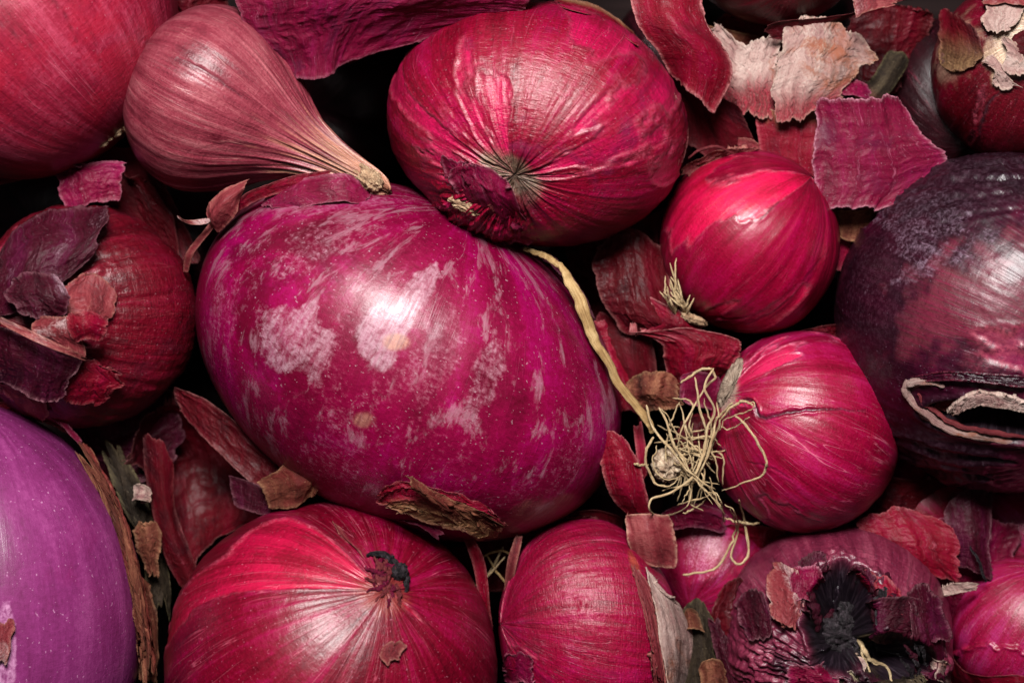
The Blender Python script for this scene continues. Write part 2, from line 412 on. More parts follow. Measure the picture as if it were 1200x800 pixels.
# ------------------------------------------------------------------ thin sheets of skin
def sheet(ctrl, mat, name='skin_flake', label=None, parent=None, on=None, lift=0, seed=0, n=(70, 60), ragged=0.05, wrinkle=2.0, wf=(5, 1.2),
          crumple=1.5, thick=0.35, curl=1.0, tan=None, edge=0.3, rot=0.0, patch=None, scu=None, cat='onion skin', group='torn scraps of dry onion skin', kind=None, holes=0.0, clip=1.0):
    C = np.array([[(p + (0,))[:3] for p in row] for row in ctrl], float)
    nv, nu = n
    R, K = C.shape[:2]
    rng_u = np.linspace(0, 1, nu); rng_v = np.linspace(0, 1, nv)
    V, U = np.meshgrid(rng_v, rng_u, indexing='ij'); U = U.ravel(); V = V.ravel()
    o3 = lambda a, b: np.stack([a * b, np.full(a.shape, seed * 3.1), np.full(a.shape, 0.5)], 1)
    def eg(v, f, k): return ragged * (fbm(o3(v, f), octv=5, seed=seed + k, gain=0.62) + 0.25 + 1.3 * fbm(o3(v, 2.3), octv=2, seed=seed + k + 50))
    U2 = U * (1 - eg(V, 6, 1) - eg(V, 6, 2)) + eg(V, 6, 1)
    V2 = V * (1 - eg(U, 6, 3) - eg(U, 6, 4)) + eg(U, 6, 3)
    # tensor catmull
    cols = np.stack([catmull(C[r], 200) for r in range(R)], 0)          # R,200,3
    iu = np.clip(U2, 0, 1) * 199; i0 = np.minimum(iu.astype(int), 198); fu = (iu - i0)[:, None]
    ext = np.where(U2 < 0, U2, np.where(U2 > 1, U2 - 1, 0))[:, None]
    PR = cols[:, i0] * (1 - fu) + cols[:, i0 + 1] * fu + (cols[:, -1] - cols[:, 0])[:, None, :] * ext
    P = catmull_at(PR, V2 * (R - 1))
    if on is not None and getattr(on, 'drape', False): P[:, 2] -= on.sink(P[:, 0], P[:, 1])
    size = np.linalg.norm(P.reshape(nv, nu, 3)[:, -1] - P.reshape(nv, nu, 3)[:, 0], axis=1).mean()
    sizev = np.linalg.norm(P.reshape(nv, nu, 3)[-1] - P.reshape(nv, nu, 3)[0], axis=1).mean()
    if on is not None: P[:, 2] += on.height(P[:, 0], P[:, 1]) + lift
    uc = np.stack([U * size / 110, V * sizev / 110, np.full(U.shape, seed * 1.37)], 1)
    sc = np.stack([U * size / 110, np.full(U.shape, seed * 0.77), V * sizev / 110 * 0.8], 1)
    nzw = fbm(uc, (wf[0], wf[1], 1), 3, seed + 11); nzc = fbm(uc, (7, 7, 1), 4, seed + 12, ridged=True)
    big = fbm(uc, (1.8, 1.8, 1), 2, seed + 14)
    cu = fbm(o3(V, 1.7), octv=2, seed=seed + 60); cv = fbm(o3(U, 1.7), octv=2, seed=seed + 61)
    D = wrinkle * 0.8 * nzw + crumple * 0.6 * nzc + crumple * 1.6 * big + curl * ((2 * np.abs(U - .5)) ** 5 * (0.6 + cu) + (2 * np.abs(V - .5)) ** 5 * (0.6 + cv)) * min(size, sizev) * 0.10
    k = (H - P[:, 2]) / H
    W_ = np.stack([(P[:, 0] - 600) * k * S, (400 - P[:, 1]) * k * S, P[:, 2] * S], 1)
    G = W_.reshape(nv, nu, 3); du = np.gradient(G, axis=1); dv = np.gradient(G, axis=0)
    N = np.cross(dv, du); N /= np.linalg.norm(N, axis=2, keepdims=True) + 1e-12
    if N[..., 2].mean() < 0: N = -N
    W_ = W_ + N.reshape(-1, 3) * (D * S)[:, None]
    ed = np.minimum(np.minimum(U, 1 - U) * size, np.minimum(V, 1 - V) * sizev)
    ea = edge * np.exp(-(ed / 2.2) ** 2)
    base = W_[np.argmin(W_[:, 2])].copy()
    idx = np.arange(nv * nu).reshape(nv, nu)
    F = np.stack([idx[:-1, :-1], idx[1:, :-1], idx[1:, 1:], idx[:-1, 1:]], -1).reshape(-1, 4)
    if clip > 0:
        cn = fbm(uc + 31.7, (3.2, 3.2, 1), 5, seed + 18, gain=0.6)
        fv = np.abs(2 * U - 1) ** 4 + np.abs(2 * V - 1) ** 4 + clip * (0.75 * cn + 0.08)
        lim = 1.42
        keep = fv[F].mean(1) < lim; F = F[keep]
        ea = np.maximum(ea, edge * np.exp(-((lim - fv) / 0.12) ** 2))
    if holes > 0:
        hn = fbm(uc, (4, 4, 1), 4, seed + 15); keep = (hn[F].mean(1) < 1 - holes); F = F[keep]
    tn = np.zeros(len(U))
    if tan is not None:
        a, b = tan[0], tan[1]; cc = U if len(tan) > 2 and tan[2] == 'u' else V
        tn = sm(a, b, cc + 0.12 * fbm(uc, (9, 2, 1), 4, seed + 13))
    pa = np.zeros(len(U)) if patch is None else patch * sm(0.0, 0.35, fbm(uc, (2.5, 2.5, 1), 5, seed + 16))
    attrs = dict(sc=sc, uc=uc, layer=np.ones(len(U)), edge=ea, patch=pa, tan=tn, rot=np.full(len(U), rot))
    pb = np.array(parent.location) if parent is not None else base
    use = np.unique(F); rm = np.full(len(U), -1); rm[use] = np.arange(len(use)); F = rm[F]; W_ = W_[use]; attrs = {k_: v_[use] for k_, v_ in attrs.items()}
    me = mesh_from(name, W_ - pb, F, attrs)
    o = link(name, me, mat, parent, (0, 0, 0) if parent is not None else base)
    if thick:
        m = o.modifiers.new('thickness', 'SOLIDIFY'); m.thickness = thick * S; m.offset = 0
    if parent is None: tag(o, label, cat, group, kind)
    elif label: tag(o, label)
    return o

def tube(path, rad, mat, name, parent=None, seed=0, n=60, ns=8, label=None, cat=None, group=None, jit=0.6, flat=1.0, taper=True, kind=None, rough_=0.15):
    P = catmull(np.array(path, float), n)
    tt = np.linspace(0, 1, n)
    o3 = np.stack([tt * 9, np.full(n, seed * 2.3), np.zeros(n)], 1)
    P = P + jit * np.stack([fbm(o3, octv=3, seed=seed + i) for i in range(3)], 1)
    Wd = np.array([WP(*p) for p in P])
    Tn = np.gradient(Wd, axis=0); Tn /= np.linalg.norm(Tn, axis=1, keepdims=True) + 1e-12
    up = np.array([0.1, 0.2, 1.0]); A = np.cross(Tn, up); A /= np.linalg.norm(A, axis=1, keepdims=True) + 1e-9; B = np.cross(Tn, A)
    R = np.interp(tt, np.linspace(0, 1, len(rad)), rad) if hasattr(rad, '__len__') else np.full(n, rad)
    if taper: R = R * np.minimum(1, np.minimum(tt * n / 2 + 0.35, (1 - tt) * n / 2 + 0.35))
    an = np.linspace(0, 2 * math.pi, ns, endpoint=False)
    TT, AN = np.meshgrid(tt, an, indexing='ij')
    q = np.stack([np.cos(AN).ravel() * 1.3, np.sin(AN).ravel() * 1.3, TT.ravel() * 14], 1)
    RR = (R[:, None] * np.ones(ns)).ravel() * (1 + rough_ * 2 * fbm(q, octv=3, seed=seed + 9))
    V = Wd[:, None, :] + (A[:, None, :] * np.cos(an)[None, :, None] + B[:, None, :] * (np.sin(an) * flat)[None, :, None]) * RR.reshape(n, ns, 1) * S
    V = V.reshape(-1, 3); V = np.vstack([V, Wd[0], Wd[-1]])
    idx = np.arange(n * ns).reshape(n, ns)
    A_, B_ = idx[:-1], idx[1:]
    F = np.stack([A_, np.roll(A_, -1, 1), np.roll(B_, -1, 1), B_], -1).reshape(-1, 4)
    L = len(V)
    cap = [[L - 2, idx[0][(i + 1) % ns], idx[0][i]] for i in range(ns)] + [[L - 1, idx[-1][i], idx[-1][(i + 1) % ns]] for i in range(ns)]
    tri = np.concatenate([F[:, [0, 1, 2]], F[:, [0, 2, 3]], np.array(cap)])
    uc = np.vstack([q * np.array([0.1, 0.1, 0.25]), q[:1] * 0.1, q[-1:] * 0.1]) + seed
    sc = np.vstack([np.stack([np.cos(AN).ravel(), np.sin(AN).ravel(), TT.ravel() * 3], 1), [[0, 0, 0], [0, 0, 3]]])
    base = V[np.argmin(V[:, 2])].copy()
    pb = np.array(parent.location) if parent is not None else base
    z = np.zeros(L)
    me = mesh_from(name, V - pb, tri, dict(sc=sc, uc=uc, layer=z + 1, edge=z, patch=z, tan=z, rot=z))
    o = link(name, me, mat, parent, (0, 0, 0) if parent is not None else base)
    if parent is None: tag(o, label, cat, group, kind)
    return o

def lumpy(c, r, mat, name, parent, seed=0, rot=0, amp=0.3, freq=2.5, nu=48, nt=30, label=None, ridged=True, tan=0.0, rotv=0.0):
    """small knobbly lump (root plate, cut neck, dry clump)"""
    t = np.linspace(0.02, math.pi - 0.02, nt); ph = np.linspace(0, 2 * math.pi, nu, endpoint=False)
    T, PH = np.meshgrid(t, ph, indexing='ij'); T = T.ravel(); PH = PH.ravel()
    P = np.stack([np.sin(T) * np.cos(PH), np.sin(T) * np.sin(PH), np.cos(T)], 1)
    d = amp * fbm(P, (freq, freq, freq), 5, seed, gain=0.6, ridged=ridged)
    Q = P * (1 + d)[:, None] * np.array(r, float)
    a = math.radians(rot); Q = np.stack([Q[:, 0] * math.cos(a) - Q[:, 1] * math.sin(a), Q[:, 0] * math.sin(a) + Q[:, 1] * math.cos(a), Q[:, 2]], 1)
    cw = WP(*c); V = np.stack([cw[0] + Q[:, 0] * S, cw[1] - Q[:, 1] * S, cw[2] + Q[:, 2] * S], 1)
    idx = np.arange(nt * nu).reshape(nt, nu); A, B = idx[:-1], idx[1:]
    F = np.stack([A, np.roll(A, -1, 1), np.roll(B, -1, 1), B], -1).reshape(-1, 4)
    z = np.zeros(len(V)); pb = np.array(parent.location) if parent is not None else V[np.argmin(V[:, 2])].copy()
    me = mesh_from(name, V - pb, F, dict(sc=np.stack([np.cos(PH), np.sin(PH), T / 2], 1), uc=P * 0.4 + seed, layer=z + 1, edge=z, patch=z, tan=z + tan, rot=z + rotv))
    o = link(name, me, mat, parent, (0, 0, 0) if parent is not None else pb)
    if label: tag(o, label)
    return o

#@@MATERIALS
# ------------------------------------------------------------------ materials in use
M = {}
M['crimson'] = skin('crimson_skin', '#6a0518', '#a30d33', '#c93a5f', vein='#d8627f', f=8, seed=1, patch='#cf8aa0', tan='#b0763f', rough=0.36)
M['dusty'] = skin('dusty_pink_skin', '#500312', '#76142a', '#94344a', vein='#b0586a', f=9, seed=2, patch='#dca6b2', tan='#a8763c', rough=0.46, bump=0.8, speck=0.1, blotchc='#8a1226', blotch=0.5, deep=False, inner=('#5a0414', '#801428'), coat=0.4)
M['shallot'] = skin('coppery_pink_skin', '#4a0e1a', '#742a36', '#945056', vein='#a8706c', f=9, seed=3, patch='#d6aab4', tan='#b98268', rough=0.4, veins=1.2, bump=1.0, speck=0.05, deep=False, blotchc=None, coat=0.5)
M['ruby'] = skin('ruby_skin', '#7c0420', '#b00c3c', '#d03464', vein='#dd6a88', f=6, seed=4, patch='#b098a0', tan='#86705c', rough=0.36, blotchc='#6a1438', blotch=0.75, speck=0.35, bump=1.35, crackle=0.9, inner=('#7a0424', '#b00a48'), veins=0.3)
M['magenta'] = skin('bare_magenta_flesh', '#480216', '#6c022c', '#8a044e', vein='#781048', f=3, seed=5, patch='#9c8088', rough=0.34, veins=0.15, fine=0.15, bump=0.6, crackle=0.2, coat=0.25, speck=0.6, blotchc='#480216', blotch=0.75, tan='#a57a64', deep=False, flake=0.42)
M['violet'] = skin('bare_violet_flesh', '#561a40', '#6c2456', '#84386c', vein='#6c3366', f=5, seed=6, patch='#b98aa8', rough=0.34, veins=0.06, fine=0.15, bump=0.5, crackle=0.35, coat=0.8, speck=0.5, tan='#b77a80', blotchc='#6e1448', blotch=0.4, deep=False)
M['brick'] = skin('brick_red_skin', '#520a16', '#8c1c2a', '#aa3c46', vein='#c2626a', f=5, seed=7, patch='#c9a0aa', rough=0.45, veins=0.3, tan='#a06a50', bump=1.5, crackle=0.7, blotchc='#4a0c1c', blotch=0.7)
M['scarlet'] = skin('scarlet_skin', '#66041e', '#960a32', '#c0305c', vein='#dd7288', f=8, seed=8, patch='#d68aa0', rough=0.36, veins=0.6, veinf=9, tan='#8a3430', bump=0.9, inner=('#70041c', '#a80c38'))
M['cerise'] = skin('cerise_skin', '#86062e', '#bc1248', '#dc4474', vein='#e08aa6', f=9, seed=9, patch='#cfa0b4', rough=0.42, veins=0.35, fine=0.9, bump=1.5, crackle=0.9, tan='#c06a34', blotchc='#6f0b24', blotch=0.6, inner=('#7c0630', '#b8104c'))
M['glossred'] = skin('glossy_red_skin', '#7a0428', '#a80a3c', '#c8285c', vein='#d65678', f=4, seed=10, patch='#d6a0a8', rough=0.31, veins=0.25, bump=0.5, crackle=0.4, tan='#a8583a', speck=0.1, inner=('#80051f', '#b80c40'))
M['pinkred'] = skin('pink_red_skin', '#840828', '#b42048', '#d04c70', vein='#e0869c', f=6, seed=11, patch='#b9a39c', rough=0.38, veins=0.7, veinf=7, bump=0.7, crackle=0.4, edgec='#a0506a', tan='#a89080', blotchc='#860a28', blotch=0.5, speck=0.1, inner=('#86082c', '#b41a4a'))
M['blackish'] = skin('blackish_purple_skin', '#1e0812', '#3c0e22', '#601e36', vein='#7a4560', f=3, seed=12, patch='#8c7888', rough=0.44, veins=0.2, fine=0.2, bump=0.75, crackle=0.45, coat=0.35, tan='#64182e', blotchc='#561228', blotch=0.45, speck=0.25, inner=('#4a0c2a', '#701838'))
M['maroon'] = skin('maroon_skin', '#4a0514', '#78091f', '#981e3a', vein='#b04a60', f=5, seed=13, patch='#d8b8b0', rough=0.4, tan='#c9ad90', bump=1.1)
M['plum'] = skin('plum_skin', '#420e20', '#661e34', '#8a4254', vein='#a06a78', f=7, seed=14, patch='#b48aa6', rough=0.42, veins=0.5, veinf=9, bump=1.2, tan='#b5a070', rot='#120a12', crackle=0.7, deep=False, inner=('#420e20', '#661e34'))
M['rose'] = skin('rose_skin', '#8a1030', '#b83050', '#d46a84', vein='#de8fa4', f=6, seed=15, patch='#dca8b8', rough=0.36, veins=0.4, bump=0.8, edgec='#6a1020', tan='#c9a080')
M['deep'] = skin('gap_shade_red_skin', '#1c0108', '#340410', '#4a0a1c', vein='#8c3048', f=5, seed=16, patch='#a0707c', rough=0.45, tan='#8f7050', coat=0.08)  # shadow of the gaps put into the colour of low-lying onions
# loose skins
K = dict(translucent=0.3, veinf=12, coat=0.12)
M['s_red'] = skin('dry_red_skin', '#7a0620', '#a80e34', '#c23052', vein='#d07a8c', f=6, seed=21, rough=0.42, patch='#d8b0b8', tan='#8a6444', edgec='#c98a88', blotchc='#4a0414', blotch=0.6, **K)
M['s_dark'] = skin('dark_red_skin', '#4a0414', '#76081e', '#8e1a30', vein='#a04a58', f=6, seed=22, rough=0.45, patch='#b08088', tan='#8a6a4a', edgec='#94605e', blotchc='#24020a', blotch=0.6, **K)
M['s_pink'] = skin('magenta_skin', '#7a0a34', '#a01648', '#bb3a66', vein='#d07a98', f=6, seed=23, rough=0.42, patch='#dcb8c4', tan='#c8b090', edgec='#d098a8', blotchc='#551030', blotch=0.7, **K)
M['s_cream'] = skin('cream_papery_skin', '#74484a', '#9c7c76', '#bca49c', vein='#e2dcc8', f=7, seed=24, rough=0.6, patch='#b8b2a4', tan='#8e2a38', edgec='#d8ccb4', blotchc='#86462a', blotch=0.8, veins=0.5, deep=False, **dict(K, coat=0.0))
M['s_brown'] = skin('brown_dry_skin', '#2e120e', '#5c2c22', '#8a5a42', vein='#94704c', f=7, seed=25, rough=0.6, patch='#c8ac88', tan='#7e1a24', edgec='#b89870', blotchc='#5a1418', blotch=0.6, deep=False, **dict(K, coat=0.0))
M['s_rust'] = skin('rusty_pink_skin', '#4a1018', '#76282f', '#924c4c', vein='#a87068', f=7, seed=26, rough=0.5, patch='#b8a0a0', tan='#b08a68', edgec='#c8a088', deep=False, **K)
M['s_purple'] = skin('dusky_purple_skin', '#3c0e1a', '#64202e', '#844452', vein='#a8707e', f=5, seed=27, rough=0.4, patch='#a88c98', tan='#c08a80', edgec='#b07a84', bump=1.5, **K)
M['s_khaki'] = skin('khaki_dry_skin', '#120e0a', '#2a2018', '#4c4030', vein='#6a5c48', f=6, seed=28, rough=0.6, patch='#b8a888', tan='#7a1a24', edgec='#a09068', deep=False, **dict(K, coat=0.0))
M['root'] = fibre('root_fibre', '#8a6a48', '#b59a74', '#d0bc98', rough=0.6)
M['straw'] = fibre('straw_stalk', '#5c4024', '#93744a', '#b89c70', rough=0.6, scale=3)
M['plate'] = fibre('root_plate_fibre', '#4a3428', '#8c7460', '#c0b098', rough=0.8)
M['cut'] = fibre('dried_neck_end', '#5c4030', '#94745a', '#c0a888', rough=0.75)
M['rotten'] = fibre('rotten_black_flesh', '#080508', '#150e12', '#40363c', rough=0.45, scale=5, bump=1.6)
M['grey'] = fibre('grey_mouldy_plate', '#4a3a34', '#786658', '#a09080', rough=0.8)

# ------------------------------------------------------------------ the setting
fm = NT('dark_crate_board'); tc = fm.N.new('ShaderNodeTexCoord').outputs['Object']
fc = fm.noise(fm.scale(tc, (20, 300, 20)), 1, 5)
fm.L.new(fm.ramp(fc, [(0.3, (0.004, 0.002, 0.002, 1)), (0.7, (0.012, 0.006, 0.006, 1))]), fm.b.inputs['Base Color']); fm.b.inputs['Roughness'].default_value = 0.9; fm.b.inputs['Specular IOR Level'].default_value = 0.1
fm.L.new(fm.bump(fc, 1, 0.001), fm.b.inputs['Normal'])
fme = mesh_from('ground', [(-0.4, -0.3, 0), (0.4, -0.3, 0), (0.4, 0.3, 0), (-0.4, 0.3, 0)], [(0, 1, 2, 3)])
link('ground', fme, fm.m, None, (0, 0, -470 * S))['kind'] = 'structure'

#@@ONIONS
rs = np.random.RandomState(4)
A = Onion("large dusty pink-red onion filling the top left corner, with a brown fringed root edge", (20, 8, 20), (186, 198, 180), 0,
          (-0.62, -0.7, 0.25), 11, 300, 190, M['dusty'], layer='auto', layer_h=0.006, features=[('crack', [(0, 28), (22, 42), (48, 66)], 1.6, 0.004, 0.45), ('crack', [(58, -4), (76, 18), (92, 50)], 1.6, 0.004, 0.45), ('crack', [(100, 20), (112, 50), (118, 90)], 1.4, 0.003, 0.25)], rib=0.006, wr=0.0015, tan_root=0.05, lump=0.03, root=(0.0, 0.2))
B = Onion("coppery pink pear-shaped onion tapering into a long dry twisted neck", (253, 118, 30), (112, 112, 105), 0,
          (0.86, 0.46, 0.16), 12, 340, 280, M['shallot'], features=[('crack', [(208, 67), (240, 84), (284, 113)], 1.8, 0.01, 0.5), ('crack', [(215, 180), (270, 168), (330, 175)], 1.4, 0.006, 0.1)], rib=0.012, wr=0.003, lump=0.03,
          prof=[(2.02, 0.0), (2.0, .06), (1.86, .125), (1.62, .165), (1.36, .225), (1.1, .33), (.85, .5), (.6, .7), (.33, .88), (.05, .985), (-.22, .98), (-.48, .88), (-.68, .68), (-.8, .42), (-.85, .18), (-.86, 0)],
          extra=lambda X, Y, T, PH, P, fr: 0.22 * fbm(np.stack([np.cos(PH), np.sin(PH), T * 0.6], 1), (5, 5, 2), 3, 5, ridged=True) * sm(0.45, 0.2, T)
          + 0.025 * fbm(np.stack([np.cos(PH), np.sin(PH), T * 0.6], 1), (9, 9, 1.5), 2, 6, ridged=True) * sm(0.7, 0.4, T), tan_top=0.36)
C = Onion("big ruby onion at top centre with grey mouldy scar at its lower end", (630, 146, 30), (174, 139, 150), 12,
          (-0.18, 0.52, 0.8), 13, 340, 220, M['ruby'], layer='auto', layer_h=0.008, rib=0.012, wr=0.004, neck=(0.0, 0.2),
          features=[('dent', 603, 208, 40, 26, 30, 0.05), ('radial', 600, 210, 80, 60, 30, 0.02), ('bump', 568, 246, 62, 46, 35, 0.10), ('wrinkle', 566, 242, 60, 48, 0, 0.05), ('wrinkle', 560, 120, 100, 70, 0, 0.006),
                    ('tan', 602, 206, 44, 20, 38, 1.0, 0.4), ('rot', 618, 232, 14, 26, -25, 0.5, 0.5)])
D = Onion("largest glossy magenta onion in the middle of the heap, with pale scuffed patches", (479, 420, -20), (268, 188, 195), 31,
          (0.42, -0.86, 0.28), 14, 400, 300, M['magenta'], rib=0.006, wr=0.0008, lump=0.02, ribf=4,
          patches=[(345, 392, 46, 34, 60, 0.8, 0.3, 0.6), (312, 380, 12, 32, -5, 0.55, 0.5), (457, 384, 30, 40, 25, 1.0, 0.3, 0.6), (495, 335, 16, 30, 35, 0.9, 0.4),
                   (425, 360, 34, 44, 20, 0.5, 0.8), (505, 420, 30, 60, 25, 0.6, 0.7), (575, 440, 20, 40, 30, 0.7, 0.6, 1.1), (250, 390, 10, 75, 8, 0.5, 0.6, 1.0), (272, 360, 7, 55, 14, 0.45, 0.6, 1.0), (395, 235, 90, 18, -5, 0.55, 0.8, 1.2),
                   (385, 500, 22, 90, 8, 0.5, 0.7, 1.1), (420, 520, 14, 60, 12, 0.5, 0.7, 1.1), (340, 500, 14, 70, 4, 0.4, 0.7, 1.1), (360, 280, 60, 30, -30, 0.6, 0.8, 1.1), (300, 310, 12, 40, 15, 0.45, 0.8, 1.1),
                   (640, 560, 60, 12, -30, 0.5, 0.7, 1.2), (655, 530, 40, 10, -40, 0.45, 0.7, 1.2), (600, 590, 70, 14, -15, 0.4, 0.7, 1.3), (485, 570, 60, 40, 0, 0.35, 0.9, 1.5), (500, 500, 60, 50, 30, 0.4, 0.9, 1.4),
                   (370, 555, 30, 30, 10, 0.5, 0.8, 1.2), (690, 470, 20, 60, -10, 0.35, 0.8, 1.4), (440, 300, 80, 50, 0, 0.4, 0.9, 1.4)],
          features=[('tan', 462, 402, 14, 10, 0, 0.7, 0.5), ('tan', 424, 492, 12, 9, 0, 0.5, 0.5), ('tan', 650, 600, 50, 16, -10, 0.35, 0.7)])
E = Onion("brick red onion at the left edge with broken papery layers peeled round its crown", (98, 371, -10), (124, 129, 120), 10,
          (-0.42, 0.02, 0.85), 15, 300, 190, M['brick'], rib=0.024, wr=0.011, lump=0.06,
          layer=lambda X, Y, T, PH, P, sc: T - 0.2, layer_h=0.03, features=[('wrinkle', 150, 380, 70, 100, 0, 0.004)])
F_ = Onion("smooth peeled violet onion filling the bottom left corner", (-44, 722, 20), (211, 250, 190), -5,
           (0.1, -0.97, 0.15), 16, 320, 200, M['violet'], rib=0.004, wr=0.0006, lump=0.015, ribf=3,
           patches=[(6, 755, 14, 45, 0, 0.8, 0.5, 0.4)])
G = Onion("round scarlet onion at the bottom with small curled black stem scar", (388, 778, 20), (193, 186, 185), 0,
          (0.38, -0.56, 0.75), 17, 360, 230, M['scarlet'], layer='auto', layer_h=0.008, rib=0.009, wr=0.002, lump=0.025, neck=(0.035, 0.13), tan_top=0.055,
          features=[('dent', 463, 672, 48, 38, 20, 0.02), ('radial', 463, 672, 60, 50, 0, 0.012)])
Hh = Onion("upright oval cerise onion at bottom centre with a cream root edge along its right side", (692, 744, 0), (104, 136, 105), -8,
           (-0.93, -0.1, 0.3), 18, 300, 200, M['cerise'], layer='auto', layer_h=0.008, rib=0.01, wr=0.005, lump=0.03, features=[('dent', 676, 708, 6, 12, 10, 0.02), ('dent', 690, 712, 5, 12, 10, 0.015), ('wrinkle', 680, 690, 50, 40, 0, 0.006), ('tan', 758, 712, 6, 60, -16, 0.45, 0.7)])
I = Onion("small shiny red onion with a dry root tuft, tucked below the ruby onion", (879, 285, -10), (103, 107, 103), -15,
          (-0.55, 0.62, -0.35), 19, 280, 180, M['glossred'], features=[('crack', [(884, 262), (905, 244), (918, 232)], 1.3, 0.004, 0.5), ('crack', [(828, 372), (880, 372), (940, 330), (972, 290)], 1.6, 0.004, 0.25)], layer='auto', layer_h=0.006, rib=0.014, wr=0.0015, lump=0.04, neck=(0.05, 0.16), root=(0, .2))
J = Onion("pinkish red onion with split skin and tangle of long roots on its left", (940, 505, 0), (109, 117, 108), -10,
          (0.84, 0.35, -0.42), 20, 460, 330, M['pinkred'], features=[('crack', [(868, 470), (880, 468), (886, 478), (893, 489), (925, 483), (960, 480), (1014, 481)], 2.2, 0.016, 0.85), ('crack', [(872, 540), (905, 548), (930, 562)], 1.2, 0.006, 0.3)], rib=0.009, wr=0.0015, lump=0.03, root=(0.0, 0.3), tan_root=0.06,
          layer='auto', layer_h=0.007)
Kk = Onion("large blackish purple onion at the right edge with a split showing cream layers", (1172, 377, 10), (188, 196, 185), 0,
           (0.5, 0.28, 0.7), 21, 360, 240, M['blackish'], layer='auto', layer_h=0.008, rib=0.008, wr=0.004, lump=0.03,
           features=[('rot', 1175, 490, 90, 24, 7, 1.0, 0.1), ('crack', [(1014, 268), (1050, 226), (1110, 200), (1200, 188)], 4, 0.022, 0.7), ('crack', [(1030, 250), (1090, 216), (1200, 208)], 4, 0.022, 0.7), ('crack', [(1050, 262), (1110, 236), (1200, 226)], 4, 0.010, 0.6), ('crack', [(1080, 270), (1140, 252), (1200, 246)], 3, 0.008, 0.5), ('crack', [(1020, 520), (1080, 548), (1160, 560)], 4, 0.022, 0.6), ('crack', [(1050, 510), (1110, 530), (1190, 540)], 4, 0.022, 0.6), ('hole', 1168, 490, 82, 22, 7, 0.22, 0.05), ('wrinkle', 1120, 220, 140, 50, -10, 0.014), ('rot', 1130, 215, 150, 45, -5, 0.6, 0.5), ('rot', 1035, 330, 40, 120, 10, 0.35, 0.6), ('tan', 1150, 350, 95, 60, -25, 0.75, 0.9),  # rot ellipse over the split paints its inner shade dark
                     ('rot', 1100, 545, 100, 50, 20, 0.6, 0.6), ('wrinkle', 1130, 550, 100, 30, 20, 0.012), ('wrinkle', 1120, 445, 80, 20, 0, 0.01)],
           patches=[(1084, 262, 50, 34, 30, 0.6, 0.8, 1.2), (1100, 308, 70, 12, -25, 0.6, 0.8, 1.0), (1160, 300, 50, 20, -20, 0.35, 0.8, 1.2)])  # upper left patch is a grey highlight painted into the skin
L = Onion("maroon onion in the top right corner with a cream frayed root end", (1192, 82, -10), (98, 103, 98), 0,
          (0.05, -0.3, 0.94), 22, 280, 180, M['maroon'], rib=0.01, wr=0.003, features=[('crack', [(1176, 104), (1156, 128), (1146, 172)], 2, 0.014, 0.8), ('tan', 1186, 40, 26, 54, 15, 0.95, 0.5), ('dent', 1196, 60, 16, 24, 0, 0.06), ('tan', 1120, 60, 25, 40, 20, 0.3, 0.7)],
          layer=lambda X, Y, T, PH, P, sc: np.abs(X - 1152 - (Y - 110) * -0.25) / 60 - 0.03 + sm(100, 90, Y) + sm(170, 180, Y), layer_h=0.015)
Mm = Onion("plum onion at the lower right with a blackened rotten hole in its crown", (980, 748, -10), (136, 136, 125), 0,
           (0.0, 0.15, 0.95), 23, 340, 220, M['plum'], rib=0.012, wr=0.004, lump=0.04, features=[('hole', 985, 728, 42, 66, 4, 0.66, 0.35), ('hole', 1048, 770, 50, 28, 8, 0.55, 0.3), ('wrinkle', 895, 745, 45, 60, 10, 0.022), ('wrinkle', 985, 795, 125, 55, 0, 0.03), ('wrinkle', 900, 730, 60, 60, 0, 0.012), ('wrinkle', 1040, 700, 60, 60, 0, 0.012), ('wrinkle', 900, 790, 60, 30, 0, 0.014), ('rot', 990, 755, 70, 70, 0, 0.8, 0.9)])
N_ = Onion("rose pink onion at the bottom right edge with a shiny face and torn lower layer", (1196, 736, -30), (82, 86, 80), 0,
           (0.3, -0.8, 0.5), 24, 240, 160, M['rose'], rib=0.008, wr=0.002, layer=lambda X, Y, T, PH, P, sc: (Y - 763 + (X - 1160) * 0.55) / 50 * np.where(X > 1165, -1, 1) * -1 if False else (Y - 752 - 0.25 * np.abs(X - 1160)) / 60, layer_h=0.035)
O_ = Onion("small pinkish purple onion half hidden under the root tangle", (835, 660, -90), (70, 76, 66), 0,
           (-0.4, 0.5, 0.6), 25, 220, 150, M['rose'], rib=0.006, wr=0.003, patches=[(825, 650, 26, 26, 40, 0.6, 0.8, 1.0)])
P_ = Onion("dark crimson onion deep in the gap beside the top right corner onion", (1098, 118, -110), (68, 95, 70), 0,
           (0.2, 0.5, 0.6), 26, 200, 130, M['deep'], rib=0.008, wr=0.002)
Q_ = Onion("rosy onion at the right edge just below the blackish onion", (1190, 625, -90), (62, 62, 60), 0,
           (0.4, 0.5, 0.6), 27, 200, 130, M['rose'], rib=0.008, wr=0.002)
R_ = Onion("dark pink onion in the shade between the root-tangled and blackish onions", (1082, 590, -110), (80, 70, 70), 0,
           (0.4, 0.5, 0.6), 28, 200, 130, M['crimson'], rib=0.008, wr=0.002)
S_ = Onion("maroon onion whose lower edge shows at the top edge of the heap", (908, -86, 0), (112, 116, 110), 0,
           (0.1, 0.5, 0.6), 29, 240, 160, M['maroon'], rib=0.01, wr=0.003)
T_ = Onion("crimson onion above the top edge under a hanging sheet of magenta skin", (470, -170, 10), (210, 190, 170), 0,
           (0.9, 0.1, 0.3), 30, 240, 160, M['crimson'], rib=0.01, wr=0.003)
U_ = Onion("dark onion behind the neck of the pear-shaped onion", (215, -35, -120), (60, 60, 60), 0, (0, 0.4, 0.8), 31, 180, 120, M['crimson'])
